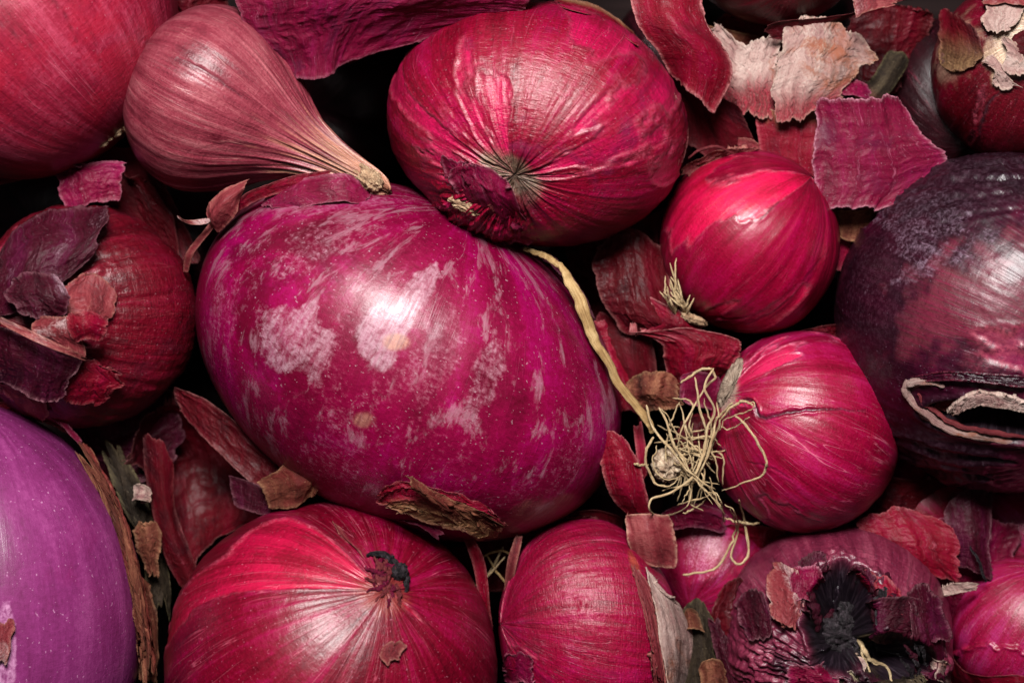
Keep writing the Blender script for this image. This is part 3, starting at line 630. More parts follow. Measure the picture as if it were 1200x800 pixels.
V_ = Onion("shadowed purple onion in the gap at the left edge above the brick red onion", (62, 232, -190), (82, 80, 70), 0, (0, 0.4, 0.8), 32, 180, 120, M['deep'])
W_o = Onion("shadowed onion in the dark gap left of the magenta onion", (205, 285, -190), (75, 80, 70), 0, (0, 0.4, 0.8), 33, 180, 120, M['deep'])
# lower layer glimpsed through the gaps
low_lab = ['in the dark gap left of the root tangle', 'in the black gap between pear-shaped and ruby onions', 'under the square magenta flake', 'under the hollow red skin cup', 'under the gap between scarlet and oval onions', 'under the leafy debris at the bottom', 'under the cream papery scraps', 'under the gap left of the rose onion', 'under the brown leaf-like scrap', 'under the magenta onion\'s right end',
           'under the stiff crimson flake', 'between ruby and small shiny onions', 'behind the top of the straw stalk', 'between small shiny and blackish onions', 'behind the top of the ruby onion', 'behind the olive tan wisp', 'in the gap above the brick red onion', 'under the magenta onion\'s lower right edge', 'beside the neck of the pear-shaped onion', 'between the shiny and pinkish red onions']
low = [(770, 390, -290, 95), (420, 110, -330, 90), (1015, 200, -260, 95), (160, 560, -300, 95), (590, 640, -330, 85), (830, 790, -280, 85), (900, 130, -270, 90), (1110, 690, -240, 75), (300, 620, -300, 70), (700, 560, -330, 90), (800, 60, -200, 80), (745, 200, -260, 70), (690, 330, -230, 62), (1000, 350, -210, 60), (560, 20, -260, 90), (1000, 60, -230, 70), (20, 250, -330, 80), (640, 640, -200, 55), (390, 180, -300, 70), (900, 420, -260, 70)]
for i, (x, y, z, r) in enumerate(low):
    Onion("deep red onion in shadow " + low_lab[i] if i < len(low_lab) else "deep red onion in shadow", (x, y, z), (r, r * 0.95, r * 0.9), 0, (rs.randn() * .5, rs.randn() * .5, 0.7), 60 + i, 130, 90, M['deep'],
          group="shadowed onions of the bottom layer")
Mm.drape = True
#@@DETAILS
# ---- onion A : frayed root fringe
for i in range(26):
    a = rs.uniform(0, 1); x = 112 + 62 * a + rs.randn() * 2; y = 176 - 50 * a ** 1.3 + rs.randn() * 3 - 6
    lumpy((x, y, A.height(x, y)[0] + 1 + rs.rand() * 3), (3 + 3 * rs.rand(), 2 + 2 * rs.rand(), 3), M['cut'] if i % 3 else M['s_brown'], 'root_stub', A.o, 100 + i, rs.rand() * 180, 0.5, 2.5, 16, 10)
# ---- onion B : dried neck end
lumpy((434, 211, 72), (13, 10, 10), M['cut'], 'neck_end', B.o, 3, 35, 0.55, 2.6, 64, 40)
for i in range(9):
    a = rs.uniform(0, 6.28); x0, y0 = 428 + 9 * math.cos(a), 208 + 9 * math.sin(a)
    tube([(x0 - 14, y0 - 10, 72 + 4 * math.sin(a)), (x0, y0, 76 + 5 * math.cos(a)), (x0 + 11, y0 + 8, 74)], [2.6, 3.2, 2.0], M['cut'], 'neck_fibre', B.o, i, 14, 6, rough_=0.4)
# ---- onion C : crinkled stub, scar lip, cream bit, rolled skin edge
def onsheet(on, pts, mat, lift, seed, name='torn_skin', **k):
    return sheet(pts, mat, name, None, on.o, on, lift, seed, **k)
onsheet(C, [[(528, 198, 2), (560, 192, 10), (590, 206, 2)], [(540, 228, 10), (572, 226, 24), (606, 240, 6)], [(560, 262, 6), (588, 262, 18), (622, 268, 0)], [(590, 282, 8), (612, 282, 10), (634, 280, 2)]], M['s_pink'], 2, 201, wrinkle=7, wf=(9, 1.2), crumple=4, ragged=0.09, n=(90, 90))
onsheet(C, [[(512, 178, -2), (532, 182, 4), (548, 190, 0)], [(526, 215, 0), (545, 218, 12), (562, 222, 2)], [(545, 255, -4), (560, 256, 8), (578, 262, 2)]], M['s_pink'], 2, 202, wrinkle=5, crumple=3, ragged=0.09)
lumpy((552, 240, C.height(552, 240)[0] + 16), (21, 9, 8), M['cut'], 'dry_tip', C.o, 7, 14, 0.5, 2.2, 56, 36)
for i, (x, y, r) in enumerate([(574, 236, 30), (586, 252, 34), (560, 262, 22), (602, 262, 26), (572, 272, 20), (548, 208, 24)]):
    a = math.radians(35 + rs.randn() * 25)
    z = float(C.height(x, y)[0]) + 12
    tube([(x - r * .5 * math.cos(a), y - r * .5 * math.sin(a), z), (x, y + 2, z + 5), (x + r * .5 * math.cos(a), y + r * .5 * math.sin(a), z)], [1.5, 4, 1.5], M['s_pink'] if i % 2 else M['s_rust'], 'skin_fold', C.o, 50 + i, 30, 8, jit=3, flat=0.7, rough_=0.4)
onsheet(C, [[(640, -4, 0), (700, 8, 2), (745, 40, 0)], [(650, 4, 8), (706, 18, 10), (752, 52, 8)], [(660, 12, 3), (712, 30, 4), (752, 68, 2)]], M['s_red'], 3, 204, wrinkle=1.5, crumple=2, ragged=0.1, tan=(0.35, 0.0))
onsheet(C, [[(786, 110, -6), (800, 150, -12), (792, 200, -6)], [(790, 110, -2), (806, 152, -8), (796, 205, -2)]], M['s_red'], 4, 205, n=(14, 60), wrinkle=0.5, crumple=0.7, ragged=0.15, edge=0.8)
# ---- magenta onion D : skins around its rim
sheet([[(296, 246, 55), (345, 214, 70), (398, 204, 80), (436, 226, 62)], [(318, 244, 70), (352, 226, 82), (400, 222, 90), (430, 236, 76)], [(330, 250, 76), (362, 244, 88), (398, 238, 94), (424, 243, 84)]], M['s_pink'], 'torn_skin', None, D.o, seed=210, wrinkle=2, crumple=3, ragged=0.1)
onsheet(D, [[(433, 582, 4), (470, 560, 2), (520, 568, 4), (560, 590, 3)], [(450, 592, 14), (490, 586, 16), (540, 596, 20), (590, 612, 10)], [(470, 602, 20), (500, 612, 26), (545, 622, 30), (574, 634, 20)]], M['s_red'], 10, 211, wrinkle=3, crumple=4, ragged=0.12, n=(80, 90), tan=(0.35, 0.8))
onsheet(D, [[(476, 560, 4), (520, 580, 6), (588, 606, 6)], [(484, 568, 16), (524, 594, 20), (590, 622, 16)], [(500, 580, 8), (524, 604, 12), (570, 634, 8)]], M['s_brown'], 22, 212, wrinkle=5, wf=(2, 9), crumple=4, ragged=0.14)
sheet([[(456, 600, 60), (485, 606, 70), (520, 622, 66)], [(462, 608, 72), (492, 618, 80), (512, 634, 70)]], M['s_pink'], 'torn_skin', None, D.o, seed=213, n=(20, 50), crumple=2, ragged=0.2)
sheet([[(640, 290, 40), (668, 318, 44), (700, 372, 40)], [(632, 298, 30), (660, 330, 34), (690, 380, 34)]], M['s_purple'], 'torn_skin', None, D.o, seed=214, n=(20, 60), crumple=2, ragged=0.2)
# ---- onion E : peeled papers
onsheet(E, [[(-6, 300, 10), (36, 258, 14), (90, 246, 8), (138, 236, 14)], [(-6, 330, 14), (40, 288, 22), (92, 276, 16), (126, 262, 20)], [(-4, 362, 6), (30, 330, 16), (74, 314, 10), (112, 290, 16)], [(10, 372, 2), (34, 356, 6), (62, 336, 2), (90, 322, 4)]], M['s_purple'], 10, 220, wrinkle=4, wf=(2, 7), crumple=5, ragged=0.06, n=(90, 100), patch=0.55)
onsheet(E, [[(12, 330, 6), (40, 320, 10), (72, 322, 12)], [(14, 350, 14), (42, 346, 20), (78, 352, 22)], [(24, 372, 6), (50, 374, 10), (74, 376, 6)]], M['s_purple'], 18, 221, wrinkle=3, crumple=4, ragged=0.12, patch=0.8)
onsheet(E, [[(78, 328, 6), (110, 322, 4), (135, 340, 2)], [(70, 352, 12), (108, 350, 10), (136, 366, 4)], [(76, 372, 14), (104, 372, 18), (124, 384, 8)]], M['s_rust'], 4, 222, wrinkle=2, crumple=3, ragged=0.1)
onsheet(E, [[(36, 376, 18), (66, 368, 26), (96, 370, 20)], [(40, 392, 26), (68, 388, 34), (98, 388, 26)], [(56, 408, 18), (78, 410, 26), (102, 416, 16)]], M['s_rust'], 8, 223, wrinkle=2, crumple=3, ragged=0.12, patch=1.0)
onsheet(E, [[(80, 368, 30), (100, 364, 38), (122, 374, 26)], [(80, 384, 34), (102, 382, 44), (124, 386, 30)], [(88, 400, 26), (104, 398, 32), (116, 396, 26)]], M['s_red'], 8, 224, wrinkle=2, crumple=2, ragged=0.12)
onsheet(E, [[(-10, 376, 10), (24, 386, 20), (60, 404, 22), (104, 418, 8)], [(-10, 412, 14), (24, 424, 22), (56, 432, 18), (82, 440, 6)], [(-8, 446, 8), (24, 456, 14), (50, 466, 10), (78, 464, 2)]], M['s_purple'], 10, 225, wrinkle=3, crumple=3, ragged=0.06, n=(80, 90), edge=0.9)
onsheet(E, [[(-12, 364, 30), (30, 384, 40), (70, 404, 36), (104, 418, 16)], [(-12, 372, 34), (28, 394, 44), (68, 412, 40), (100, 424, 18)]], M['s_rust'], 12, 226, n=(16, 70), wrinkle=1, crumple=1.5, ragged=0.15, patch=0.7)
onsheet(E, [[(-12, 440, 4), (20, 452, 8), (60, 474, 6)], [(-12, 462, 8), (20, 470, 12), (56, 486, 8)], [(-8, 480, 2), (24, 486, 4), (50, 494, 2)]], M['s_rust'], 8, 227, wrinkle=3, crumple=3, ragged=0.1)
onsheet(E, [[(84, 424, 2), (110, 420, 2), (150, 430, 0)], [(70, 450, 6), (104, 446, 6), (140, 452, 2)], [(66, 474, 4), (96, 474, 4), (120, 472, 0)]], M['s_red'], 4, 228, wrinkle=2, crumple=2.5, ragged=0.14)
lumpy((50, 372, E.height(50, 372)[0] + 2), (16, 9, 10), M['rotten'], 'dark_crown', E.o, 9, 40, 0.5, 3, 40, 24)
# ---- violet onion F_ : rim strip, peeling bit
def fx(y): return -58 + 226 * math.sqrt(max(0.02, 1 - ((y - 722) / 252) ** 2))
sheet([[(84, 520, 20), (92, 518, 30), (104, 524, 16)], [(118, 580, 40), (132, 580, 52), (142, 590, 30)], [(146, 660, 50), (156, 656, 60), (164, 664, 34)], [(160, 740, 50), (172, 740, 58), (180, 748, 34)], [(164, 815, 50), (176, 815, 56), (184, 815, 34)]], M['s_brown'], 'dry_skin_strip', None, F_.o, seed=230, n=(110, 30), wrinkle=3, crumple=4, ragged=0.2, tan=(0.5, 1.2, 'u'))
sheet([[(30, 478, 30), (60, 492, 44), (96, 530, 30)], [(38, 474, 20), (70, 486, 32), (108, 528, 16)]], M['s_pink'], 'dry_skin_strip', None, F_.o, seed=231, n=(16, 60), wrinkle=1, crumple=2, ragged=0.2)
onsheet(F_, [[(-20, 715, 2), (4, 722, 3), (18, 726, 1)], [(-20, 745, 3), (2, 752, 5), (14, 756, 2)], [(-20, 785, 2), (-4, 780, 3), (6, 778, 1)]], M['s_rust'], 3, 232, wrinkle=1, crumple=1, ragged=0.15, patch=0.7)
# ---- onion G : stem scar
gz = lambda x, y: float(G.height(x, y)[0]) + 0.5
def gp(x, y, l): return (x, y, gz(x, y) + l)
tube([gp(430, 650, 3), gp(446, 649, 6), gp(462, 656, 8), gp(474, 668, 7), gp(478, 684, 4), gp(474, 694, 1)], [1, 3.2, 4.2, 4.2, 3, 1], M['rotten'], 'black_scar', G.o, 41, 70, 8, jit=4, rough_=0.7, flat=0.6)
for q, (r_, m_) in enumerate([(9, 's_rust'), (14, 's_pink'), (19, 's_rust'), (24, 's_pink')]):
    a0 = 1.9 + 0.2 * q; pts_ = [gp(462 + r_ * math.cos(a), 676 + r_ * 1.1 * math.sin(a), 6 - q) for a in np.linspace(a0, a0 + 3.6 - 0.5 * q, 7)]
    tube(pts_, [0.8, 2.2, 2.6, 1.8, 0.8], M[m_], 'scar_fold', G.o, 43 + q, 50, 7, jit=4, rough_=0.6, flat=0.6)
for q in range(7):
    a = 1.3 + q * 0.42
    tube([gp(462 + 8 * math.cos(a), 676 + 8 * math.sin(a), 6), gp(462 + 20 * math.cos(a), 676 + 20 * math.sin(a), 6), gp(462 + 36 * math.cos(a + .1), 676 + 36 * math.sin(a + .1), 5)], [2, 2.6, 0.8], M['s_pink'] if q % 2 else M['s_rust'], 'scar_fold', G.o, 50 + q, 30, 7, jit=3, rough_=0.5, flat=0.5)
lumpy((467, 671, gz(467, 671) + 2), (8, 10, 6), M['rotten'], 'scar_core', G.o, 9, 30, 0.5, 2.6, 36, 24)
onsheet(G, [[(448, 758, 0), (462, 748, 1), (476, 756, 0)], [(444, 768, 2), (458, 762, 2), (468, 768, 1)], [(454, 780, 0), (460, 776, 1), (466, 772, 0)]], M['s_rust'], 3, 241, wrinkle=.6, crumple=.6, ragged=0.12, n=(30, 30))
onsheet(G, [[(386, 606, 0), (394, 614, 2), (402, 628, 0)], [(396, 622, 2), (410, 634, 5), (422, 648, 2)], [(410, 636, 0), (424, 648, 2), (436, 660, 0)]], M['s_rust'], 2, 242, wrinkle=1, crumple=1, ragged=0.2, n=(40, 30))
# ---- onion H : cream root side
hz = lambda x, y: float(Hh.height(x, y)[0])
onsheet(Hh, [[(750, 664, 2), (762, 672, 6), (774, 684, 20)], [(760, 690, 3), (777, 696, 10), (796, 712, 34)], [(768, 720, 3), (788, 728, 12), (808, 744, 44)], [(774, 770, 3), (794, 772, 12), (812, 780, 50)], [(778, 815, 3), (796, 815, 12), (812, 815, 50)]], M['s_cream'], 4, 250, name='cream_root_skin', n=(120, 60), wrinkle=4, wf=(9, 1.5), crumple=2.5, ragged=0.07, thick=1.5, clip=0.6)
onsheet(Hh, [[(738, 660, 1), (744, 662, 3), (752, 668, 2)], [(750, 700, 1), (758, 700, 4), (766, 704, 2)], [(758, 750, 1), (768, 750, 4), (774, 748, 2)], [(764, 815, 1), (774, 815, 3), (780, 815, 2)]], M['s_rust'], 3, 251, n=(90, 24), wrinkle=1.5, crumple=2, ragged=0.2)
onsheet(Hh, [[(590, 770, 2), (606, 762, 3), (626, 768, 1)], [(592, 800, 3), (610, 800, 4), (628, 806, 1)]], M['s_pink'], 2, 252, wrinkle=1.5, crumple=1.5, ragged=0.15)
# ---- onion I : root tuft
for i in range(16):
    bx, by = 800 + rs.randn() * 5, 374 + rs.randn() * 3; tx, ty = 788 + rs.randn() * 9, 322 + rs.rand() * 28
    if i == 0: tx, ty = 792, 302
    if i == 1: tx, ty = 785, 308
    z = float(I.height(bx, by)[0])
    tube([(bx, by, max(z, 5) + 4), ((bx + tx) / 2 + rs.randn() * 3, (by + ty) / 2, 34 + rs.rand() * 12), (tx, ty, 40 + rs.rand() * 16)], [1.7, 1.4, 0.8], M['root'], 'root', I.o, 300 + i, 24, 6, jit=1.2)
lumpy((812, 374, 26), (15, 5, 8), M['cut'], 'root_plate', I.o, 11, 22, 0.5, 3, 36, 20)
tube([(858, 180, 30), (840, 172, 36), (820, 176, 36), (806, 186, 30)], [1, 2, 2, 1], M['s_rust'], 'skin_edge', I.o, 12, 40, 6)
# ---- onion J : root plate and roots
jz = lambda x, y: float(J.height(x, y)[0])
lumpy((856, 450, 30), (9, 30, 22), M['grey'], 'root_plate', J.o, 21, 24, 0.22, 5, 64, 40)
lumpy((783, 545, 40), (15, 17, 16), M['plate'], 'dried_root_clump', J.o, 22, 0, 0.5, 2.2, 64, 40)
lumpy((815, 520, 25), (24, 32, 18), M['s_dark'], 'root_base', J.o, 23, 30, 0.4, 2, 56, 36)
roots = [[(756, 475), (768, 505), (785, 525), (800, 545), (830, 570), (850, 605)], [(772, 478), (785, 505), (795, 530), (815, 560), (845, 595), (848, 612)],
         [(815, 442), (820, 475), (828, 510), (820, 545), (800, 570)], [(835, 432), (825, 455), (838, 480), (830, 505), (825, 530), (815, 555), (790, 575), (765, 585), (762, 598), (780, 604), (805, 595), (810, 575)],
         [(860, 472), (840, 490), (835, 515), (825, 545), (810, 565), (775, 575)], [(882, 474), (870, 470), (850, 485), (838, 505)], [(863, 487), (880, 505), (897, 535), (895, 555), (870, 565), (845, 575)],
         [(798, 450), (810, 440), (830, 430), (838, 440), (825, 455), (800, 500), (795, 520)], [(866, 585), (872, 610), (877, 640), (875, 655), (862, 660), (857, 650), (865, 620), (860, 600), (850, 590)],
         [(889, 613), (868, 612), (845, 605)], [(765, 510), (758, 530), (763, 560), (780, 570), (795, 560)], [(743, 544), (760, 545)], [(800, 672), (838, 666), (855, 640), (862, 620), (856, 596)],
         [(776, 478), (790, 500), (800, 520), (812, 528)], [(880, 470), (884, 476), (868, 484), (850, 492), (842, 505)], [(790, 520), (800, 540), (822, 570), (840, 580)], [(820, 530), (812, 552), (806, 575), (800, 590)],
         [(770, 520), (766, 545), (780, 562), (800, 556)], [(800, 490), (806, 520), (812, 550), (835, 590)], [(878, 490), (855, 502), (845, 500)], [(830, 560), (838, 580), (846, 600), (850, 616)], [(835, 575), (846, 590), (848, 606)]]
for i, p in enumerate(roots):
    q = []
    for (x, y) in p:
        z = max(jz(x, y), 38) + 14 + 14 * rs.rand() + (10 if i % 3 == 0 else 0)
        if y > 600: z = max(jz(x, y), float(Mm.height(x, y)[0]), -10) + 14
        q.append((x, y, z))
    tube(q, [1.2, 1.5, 1.2, 0.5] if i < 13 else [0.6, 0.9, 0.4], M['root'], 'root', J.o, 330 + i, 36 * len(p) // 2, 7, jit=2.6, rough_=0.3)
for i in range(34):
    a = rs.rand() * 6.28; x, y = 812 + rs.randn() * 14, 530 + rs.randn() * 26; L_ = 14 + rs.rand() * 26; b = rs.randn() * 12
    tube([(x - L_ * math.cos(a), y - L_ * math.sin(a), 36 + rs.rand() * 16), (x + b, y - b, 48 + rs.rand() * 16), (x + L_ * math.cos(a), y + L_ * math.sin(a), 36 + rs.rand() * 16)], [0.7, 1.2, 0.6], M['root'], 'root', J.o, 370 + i, 24, 5, jit=2)
# ---- onion K : cream lips of the split
kz = lambda x, y, l: (x, y, float(Kk.height(x, y)[0]) + l)
tube([kz(1108, 452, 4), kz(1085, 447, 6), kz(1064, 450, 6), kz(1066, 466, 6), kz(1086, 486, 6), kz(1112, 502, 6), kz(1150, 513, 6), kz(1205, 521, 6)], [2, 3.5, 5, 6, 5.5, 4.5, 4, 3.5], M['s_cream'], 'cream_lip', Kk.o, 60, 110, 10, jit=3.0, flat=0.7, rough_=0.4)
tube([kz(1075, 462, 6), kz(1092, 480, 2), kz(1120, 497, 4), kz(1160, 506, 4), kz(1205, 512, 4)], [2, 3, 3, 2.5, 2], M['s_rust'], 'cream_lip', Kk.o, 61, 90, 8, jit=2.5, flat=0.6, rough_=0.4)
onsheet(Kk, [[(1108, 480, 2), (1140, 459, 7), (1175, 462, 8), (1206, 470, 8)], [(1112, 488, 0), (1142, 478, 5), (1175, 478, 6), (1206, 486, 6)]], M['s_cream'], 2, 261, name='cream_layer', n=(24, 80), wrinkle=1.5, crumple=2, ragged=0.15, thick=5)
onsheet(Kk, [[(1078, 455, 0), (1100, 452, 0), (1124, 462, -4)], [(1084, 468, -6), (1104, 466, -6), (1120, 474, -8)], [(1098, 480, -14), (1110, 480, -14), (1122, 484, -14)]], M['s_rust'], 0, 262, name='inner_layer', n=(50, 50), wrinkle=3, crumple=4, ragged=0.12)
onsheet(Kk, [[(1070, 440, 2), (1120, 434, 4), (1206, 440, 4)], [(1082, 448, 4), (1130, 446, 7), (1206, 454, 6)]], M['blackish'], 2, 263, name='torn_skin', n=(24, 90), wrinkle=2, crumple=3, ragged=0.14, edge=0.25, thick=2)
# ---- onion L : cream frayed root end
lz = lambda x, y, l: (x, y, float(L.height(x, y)[0]) + l)
onsheet(L, [[(1158, -6, 2), (1185, -10, 6), (1215, -6, 4)], [(1150, 20, 2), (1172, 18, 8), (1192, 26, 6)], [(1162, 40, 4), (1170, 42, 8), (1180, 44, 4)]], M['s_cream'], 4, 271, name='frayed_skin', wrinkle=3, crumple=3, ragged=0.16, patch=0.5)
onsheet(L, [[(1172, 44, 6), (1180, 62, 8), (1172, 84, 4)], [(1182, 44, 10), (1192, 66, 10), (1190, 90, 6)], [(1196, 56, 6), (1202, 74, 8), (1212, 92, 6)]], M['s_cream'], 3, 272, name='frayed_skin', wrinkle=2, crumple=2.5, ragged=0.14)
onsheet(L, [[(1150, 72, 0), (1164, 82, 4), (1160, 110, 1)], [(1164, 68, 3), (1178, 88, 6), (1186, 104, 2)], [(1176, 82, 0), (1186, 96, 4), (1204, 104, 1)]], M['s_cream'], 3, 273, name='frayed_skin', wrinkle=2, crumple=2, ragged=0.2, n=(50, 50))
lumpy((1199, 58, lz(1199, 58, 0)[2] + 2), (13, 17, 9), M['s_dark'], 'dried_core', L.o, 24, 0, 0.4, 2.5, 40, 26)
onsheet(L, [[(1104, 10, 2), (1124, 20, 4), (1150, 30, 2)], [(1100, 50, 3), (1126, 56, 6), (1152, 62, 2)], [(1104, 80, 1), (1124, 84, 2), (1146, 78, 1)]], M['s_dark'], 3, 274, wrinkle=2, crumple=2, ragged=0.12, tan=(0.2, 0.9))
onsheet(L, [[(1150, -10, 8), (1175, -6, 10), (1205, -10, 8)], [(1152, 8, 10), (1178, 4, 14), (1206, 10, 10)]], M['s_rust'], 8, 275, wrinkle=2, crumple=2, ragged=0.12, patch=0.8, n=(40, 60))
# ---- onion M : torn skins and debris in the rotten crown
mz = lambda x, y: float(Mm.height(x, y)[0]) - float(Mm.sink(np.array([x]), np.array([y]))[0])
onsheet(Mm, [[(905, 660, 0), (935, 668, 4), (945, 690, 2)], [(902, 690, 4), (928, 700, 10), (940, 715, 2)], [(905, 722, 2), (922, 732, 6), (930, 744, -6)]], M['s_rust'], 4, 281, wrinkle=2, crumple=4, ragged=0.12, patch=0.9)
onsheet(Mm, [[(935, 656, 2), (960, 650, 4), (975, 662, -4)], [(938, 680, 6), (952, 688, 6), (958, 700, -12)], [(940, 720, 2), (948, 730, 0), (952, 745, -16)]], M['s_purple'], 4, 282, wrinkle=2, crumple=4, ragged=0.12, patch=0.4)
onsheet(Mm, [[(1000, 664, 0), (1030, 672, 4), (1052, 692, 2)], [(1010, 690, 4), (1036, 700, 8), (1058, 712, 4)], [(1020, 712, 2), (1044, 716, 6), (1066, 728, 2)]], M['s_red'], 3, 283, wrinkle=4, crumple=2.5, ragged=0.1)
onsheet(Mm, [[(1010, 706, -2), (1045, 702, 6), (1082, 700, 4)], [(1006, 728, -4), (1040, 728, 8), (1084, 730, 4)], [(1008, 748, -10), (1036, 750, 2), (1070, 752, 2)]], M['s_purple'], 5, 284, wrinkle=2.5, crumple=4, ragged=0.1, patch=0.35)
onsheet(Mm, [[(1062, 696, 2), (1078, 702, 6), (1092, 690, 2)], [(1066, 740, 8), (1084, 742, 12), (1104, 740, 4)], [(1070, 790, 4), (1092, 796, 10), (1114, 800, 2)]], M['s_purple'], 6, 285, wrinkle=5, wf=(6, 1), crumple=3, ragged=0.12)
onsheet(Mm, [[(1030, 752, -20), (1052, 748, -6), (1070, 760, 0)], [(1020, 770, -26), (1048, 766, -10), (1068, 782, 0)]], M['s_khaki'], 0, 286, wrinkle=2, crumple=3, ragged=0.14, n=(40, 60))
onsheet(Mm, [[(985, 736, -24), (1010, 740, -10), (1045, 742, -4)], [(990, 752, -28), (1012, 752, -14), (1046, 752, -10)]], M['s_rust'], 0, 287, wrinkle=2, crumple=3, ragged=0.2, n=(40, 60), patch=0.4)
onsheet(Mm, [[(950, 780, -4), (985, 770, -10), (1012, 772, -6)], [(948, 796, 4), (984, 790, -2), (1010, 786, 0)], [(950, 815, 4), (990, 812, 4), (1010, 815, 2)]], M['s_khaki'], 2, 290, wrinkle=3, crumple=4, ragged=0.14, patch=0.9)
onsheet(Mm, [[(998, 778, 0), (1030, 782, 4), (1060, 790, 4)], [(1000, 815, 4), (1030, 815, 8), (1064, 815, 4)]], M['s_purple'], 2, 291, wrinkle=4, crumple=4, ragged=0.12, patch=0.5)
onsheet(Mm, [[(1086, 768, 0), (1100, 770, 6), (1112, 780, 0)], [(1086, 795, 4), (1104, 800, 8), (1118, 806, 0)]], M['s_cream'], 4, 292, wrinkle=2, crumple=3, ragged=0.12, n=(40, 40), patch=0.5)
onsheet(Mm, [[(940, 730, -12), (950, 728, -8), (956, 740, -16)], [(938, 750, -10), (948, 752, -6), (956, 762, -18)]], M['s_rust'], 4, 293, crumple=3, ragged=0.15, n=(40, 40), patch=0.7)
for i in range(13):
    x, y = 985 + rs.randn() * 20, max(694, 728 + rs.randn() * 28)
    d = math.hypot((x - 990) / 70, (y - 760) / 72)
    lumpy((x, y, mz(x, y) + 3), (6 + 8 * rs.rand(), 9 + 10 * rs.rand(), 7), M['rotten'], 'rotten_lump', Mm.o, 400 + i, rs.rand() * 180, 0.7, 2.5, 30, 20)
for i in range(13):
    x = 944 + 8 * i + rs.randn() * 3
    tube([(x, 668 + rs.rand() * 8, mz(x, 670) + 2), (x + 4, 700, mz(x, 700) + 8), (x + rs.randn() * 10, 740, mz(x, 740) + 6)], [3, 6, 3], M['rotten'] if i % 2 else M['s_purple'], 'rotten_strand', Mm.o, 430 + i, 40, 8, jit=4, flat=0.6, rough_=0.5)
for i, p in enumerate([[(1004, 744), (1012, 762), (1022, 774), (1038, 782), (1046, 798), (1048, 812)], [(1008, 762), (1014, 772), (1030, 779)], [(1012, 752), (1010, 766), (1020, 788), (1022, 806)]]):
    tube([(x, y, mz(x, y) + 8 - (8 if k == 0 else 0)) for k, (x, y) in enumerate(p)], [3.2, 2.5, 1.6, 1.2] if i < 1 else [1.5, 1.2, 0.8], M['root'], 'root', Mm.o, 440 + i, 60, 7, jit=2)
# ---- onion N : torn outer layer flap
onsheet(N_, [[(1112, 745, 4), (1122, 776, 8), (1150, 790, 6), (1206, 786, 4)], [(1112, 775, 6), (1128, 795, 12), (1158, 805, 8), (1206, 805, 6)], [(1118, 805, 2), (1136, 815, 8), (1162, 822, 6), (1206, 825, 4)]], M['s_red'], 6, 295, wrinkle=1, crumple=1.5, ragged=0.04)

# ---------------------------------------------------------------- loose scraps
def loose(label, pts, mat, seed, **k):
    mx = np.mean([[p[0], p[1]] for r_ in pts for p in r_], 0); pts = [[(mx[0] + (p[0] - mx[0]) * 1.1, mx[1] + (p[1] - mx[1]) * 1.1, p[2]) for p in r_] for r_ in pts]
    return sheet(pts, M[mat], 'onion_skin_scrap', label, seed=seed, **k)
loose("broad sheet of magenta onion skin hanging over the top edge above the ruby onion",
      [[(270, -60, 90), (370, -60, 120), (480, -60, 130), (640, -60, 110)], [(292, 0, 85), (380, -6, 125), (480, -10, 135), (622, -14, 115)], [(318, 40, 66), (376, 36, 98), (446, 18, 112), (606, 0, 100)], [(350, 72, 50), (378, 82, 60), (412, 62, 66), (572, 14, 82)]], 's_pink', 501, n=(110, 120), ragged=0.035, wrinkle=2, crumple=4)
loose("small dark curled edge of skin under the hanging magenta sheet",
      [[(398, 66, 20), (430, 42, 30), (480, 30, 26)], [(408, 76, 10), (440, 60, 18), (482, 42, 18)]], 's_dark', 502, n=(24, 60), ragged=0.25)
loose("stiff crimson flake with a pale ridge standing beside the ruby onion's upper right",
      [[(742, -14, 60), (785, -14, 78), (818, -8, 60)], [(752, 24, 72), (790, 28, 96), (822, 28, 72)], [(772, 56, 66), (812, 60, 88), (850, 78, 60)], [(796, 86, 44), (812, 106, 56), (830, 126, 42)]], 's_red', 503, n=(80, 80), ragged=0.05, wrinkle=2.5, wf=(3, .5), edge=0.8)
loose("shadowed dark red flake folded beneath the stiff crimson flake",
      [[(780, 66, 30), (826, 104, 30), (866, 128, 10)], [(794, 112, 10), (836, 142, 10), (884, 168, -14)], [(800, 156, -20), (846, 186, -20), (892, 206, -30)]], 's_dark', 504, n=(60, 60), wrinkle=2.5)
loose("buff and orange papery scrap, left half of the frayed cream pair",
      [[(818, 20, -20), (856, 40, -4), (890, 50, 4), (916, 36, 0)], [(836, 90, -14), (868, 88, 6), (892, 92, 14), (908, 86, 6)], [(842, 128, -20), (864, 128, -4), (890, 136, 6), (912, 140, 0)]], 's_cream', 505, n=(90, 100), wrinkle=3.5, wf=(9, 1), crumple=2.5, ragged=0.14, tan=(0.35, 0.75))
loose("greyish cream frayed papery scrap above the square magenta flake",
      [[(912, 34, 20), (950, 28, 28), (982, 34, 20), (1020, 70, 4)], [(914, 76, 26), (944, 72, 36), (974, 80, 30), (1000, 86, 8)], [(906, 110, 24), (930, 108, 34), (960, 108, 30), (988, 98, 14)], [(900, 136, 16), (928, 142, 22), (950, 134, 20), (984, 112, 10)]], 's_cream', 506, n=(100, 120), wrinkle=3.5, wf=(10, 1), crumple=2.5, ragged=0.14, patch=0.5, tan=(0.5, 0.95))
loose("dull red flake running down from the cream scraps behind the small shiny onion",
      [[(888, 126, 0), (920, 134, 12), (956, 130, 6)], [(892, 170, -4), (922, 172, 8), (955, 172, 2)], [(906, 206, -12), (930, 210, 0), (954, 208, -4)], [(926, 238, -20), (940, 240, -10), (956, 240, -12)]], 's_red', 507, n=(80, 60), wrinkle=2, tan=(0.15, -0.05))
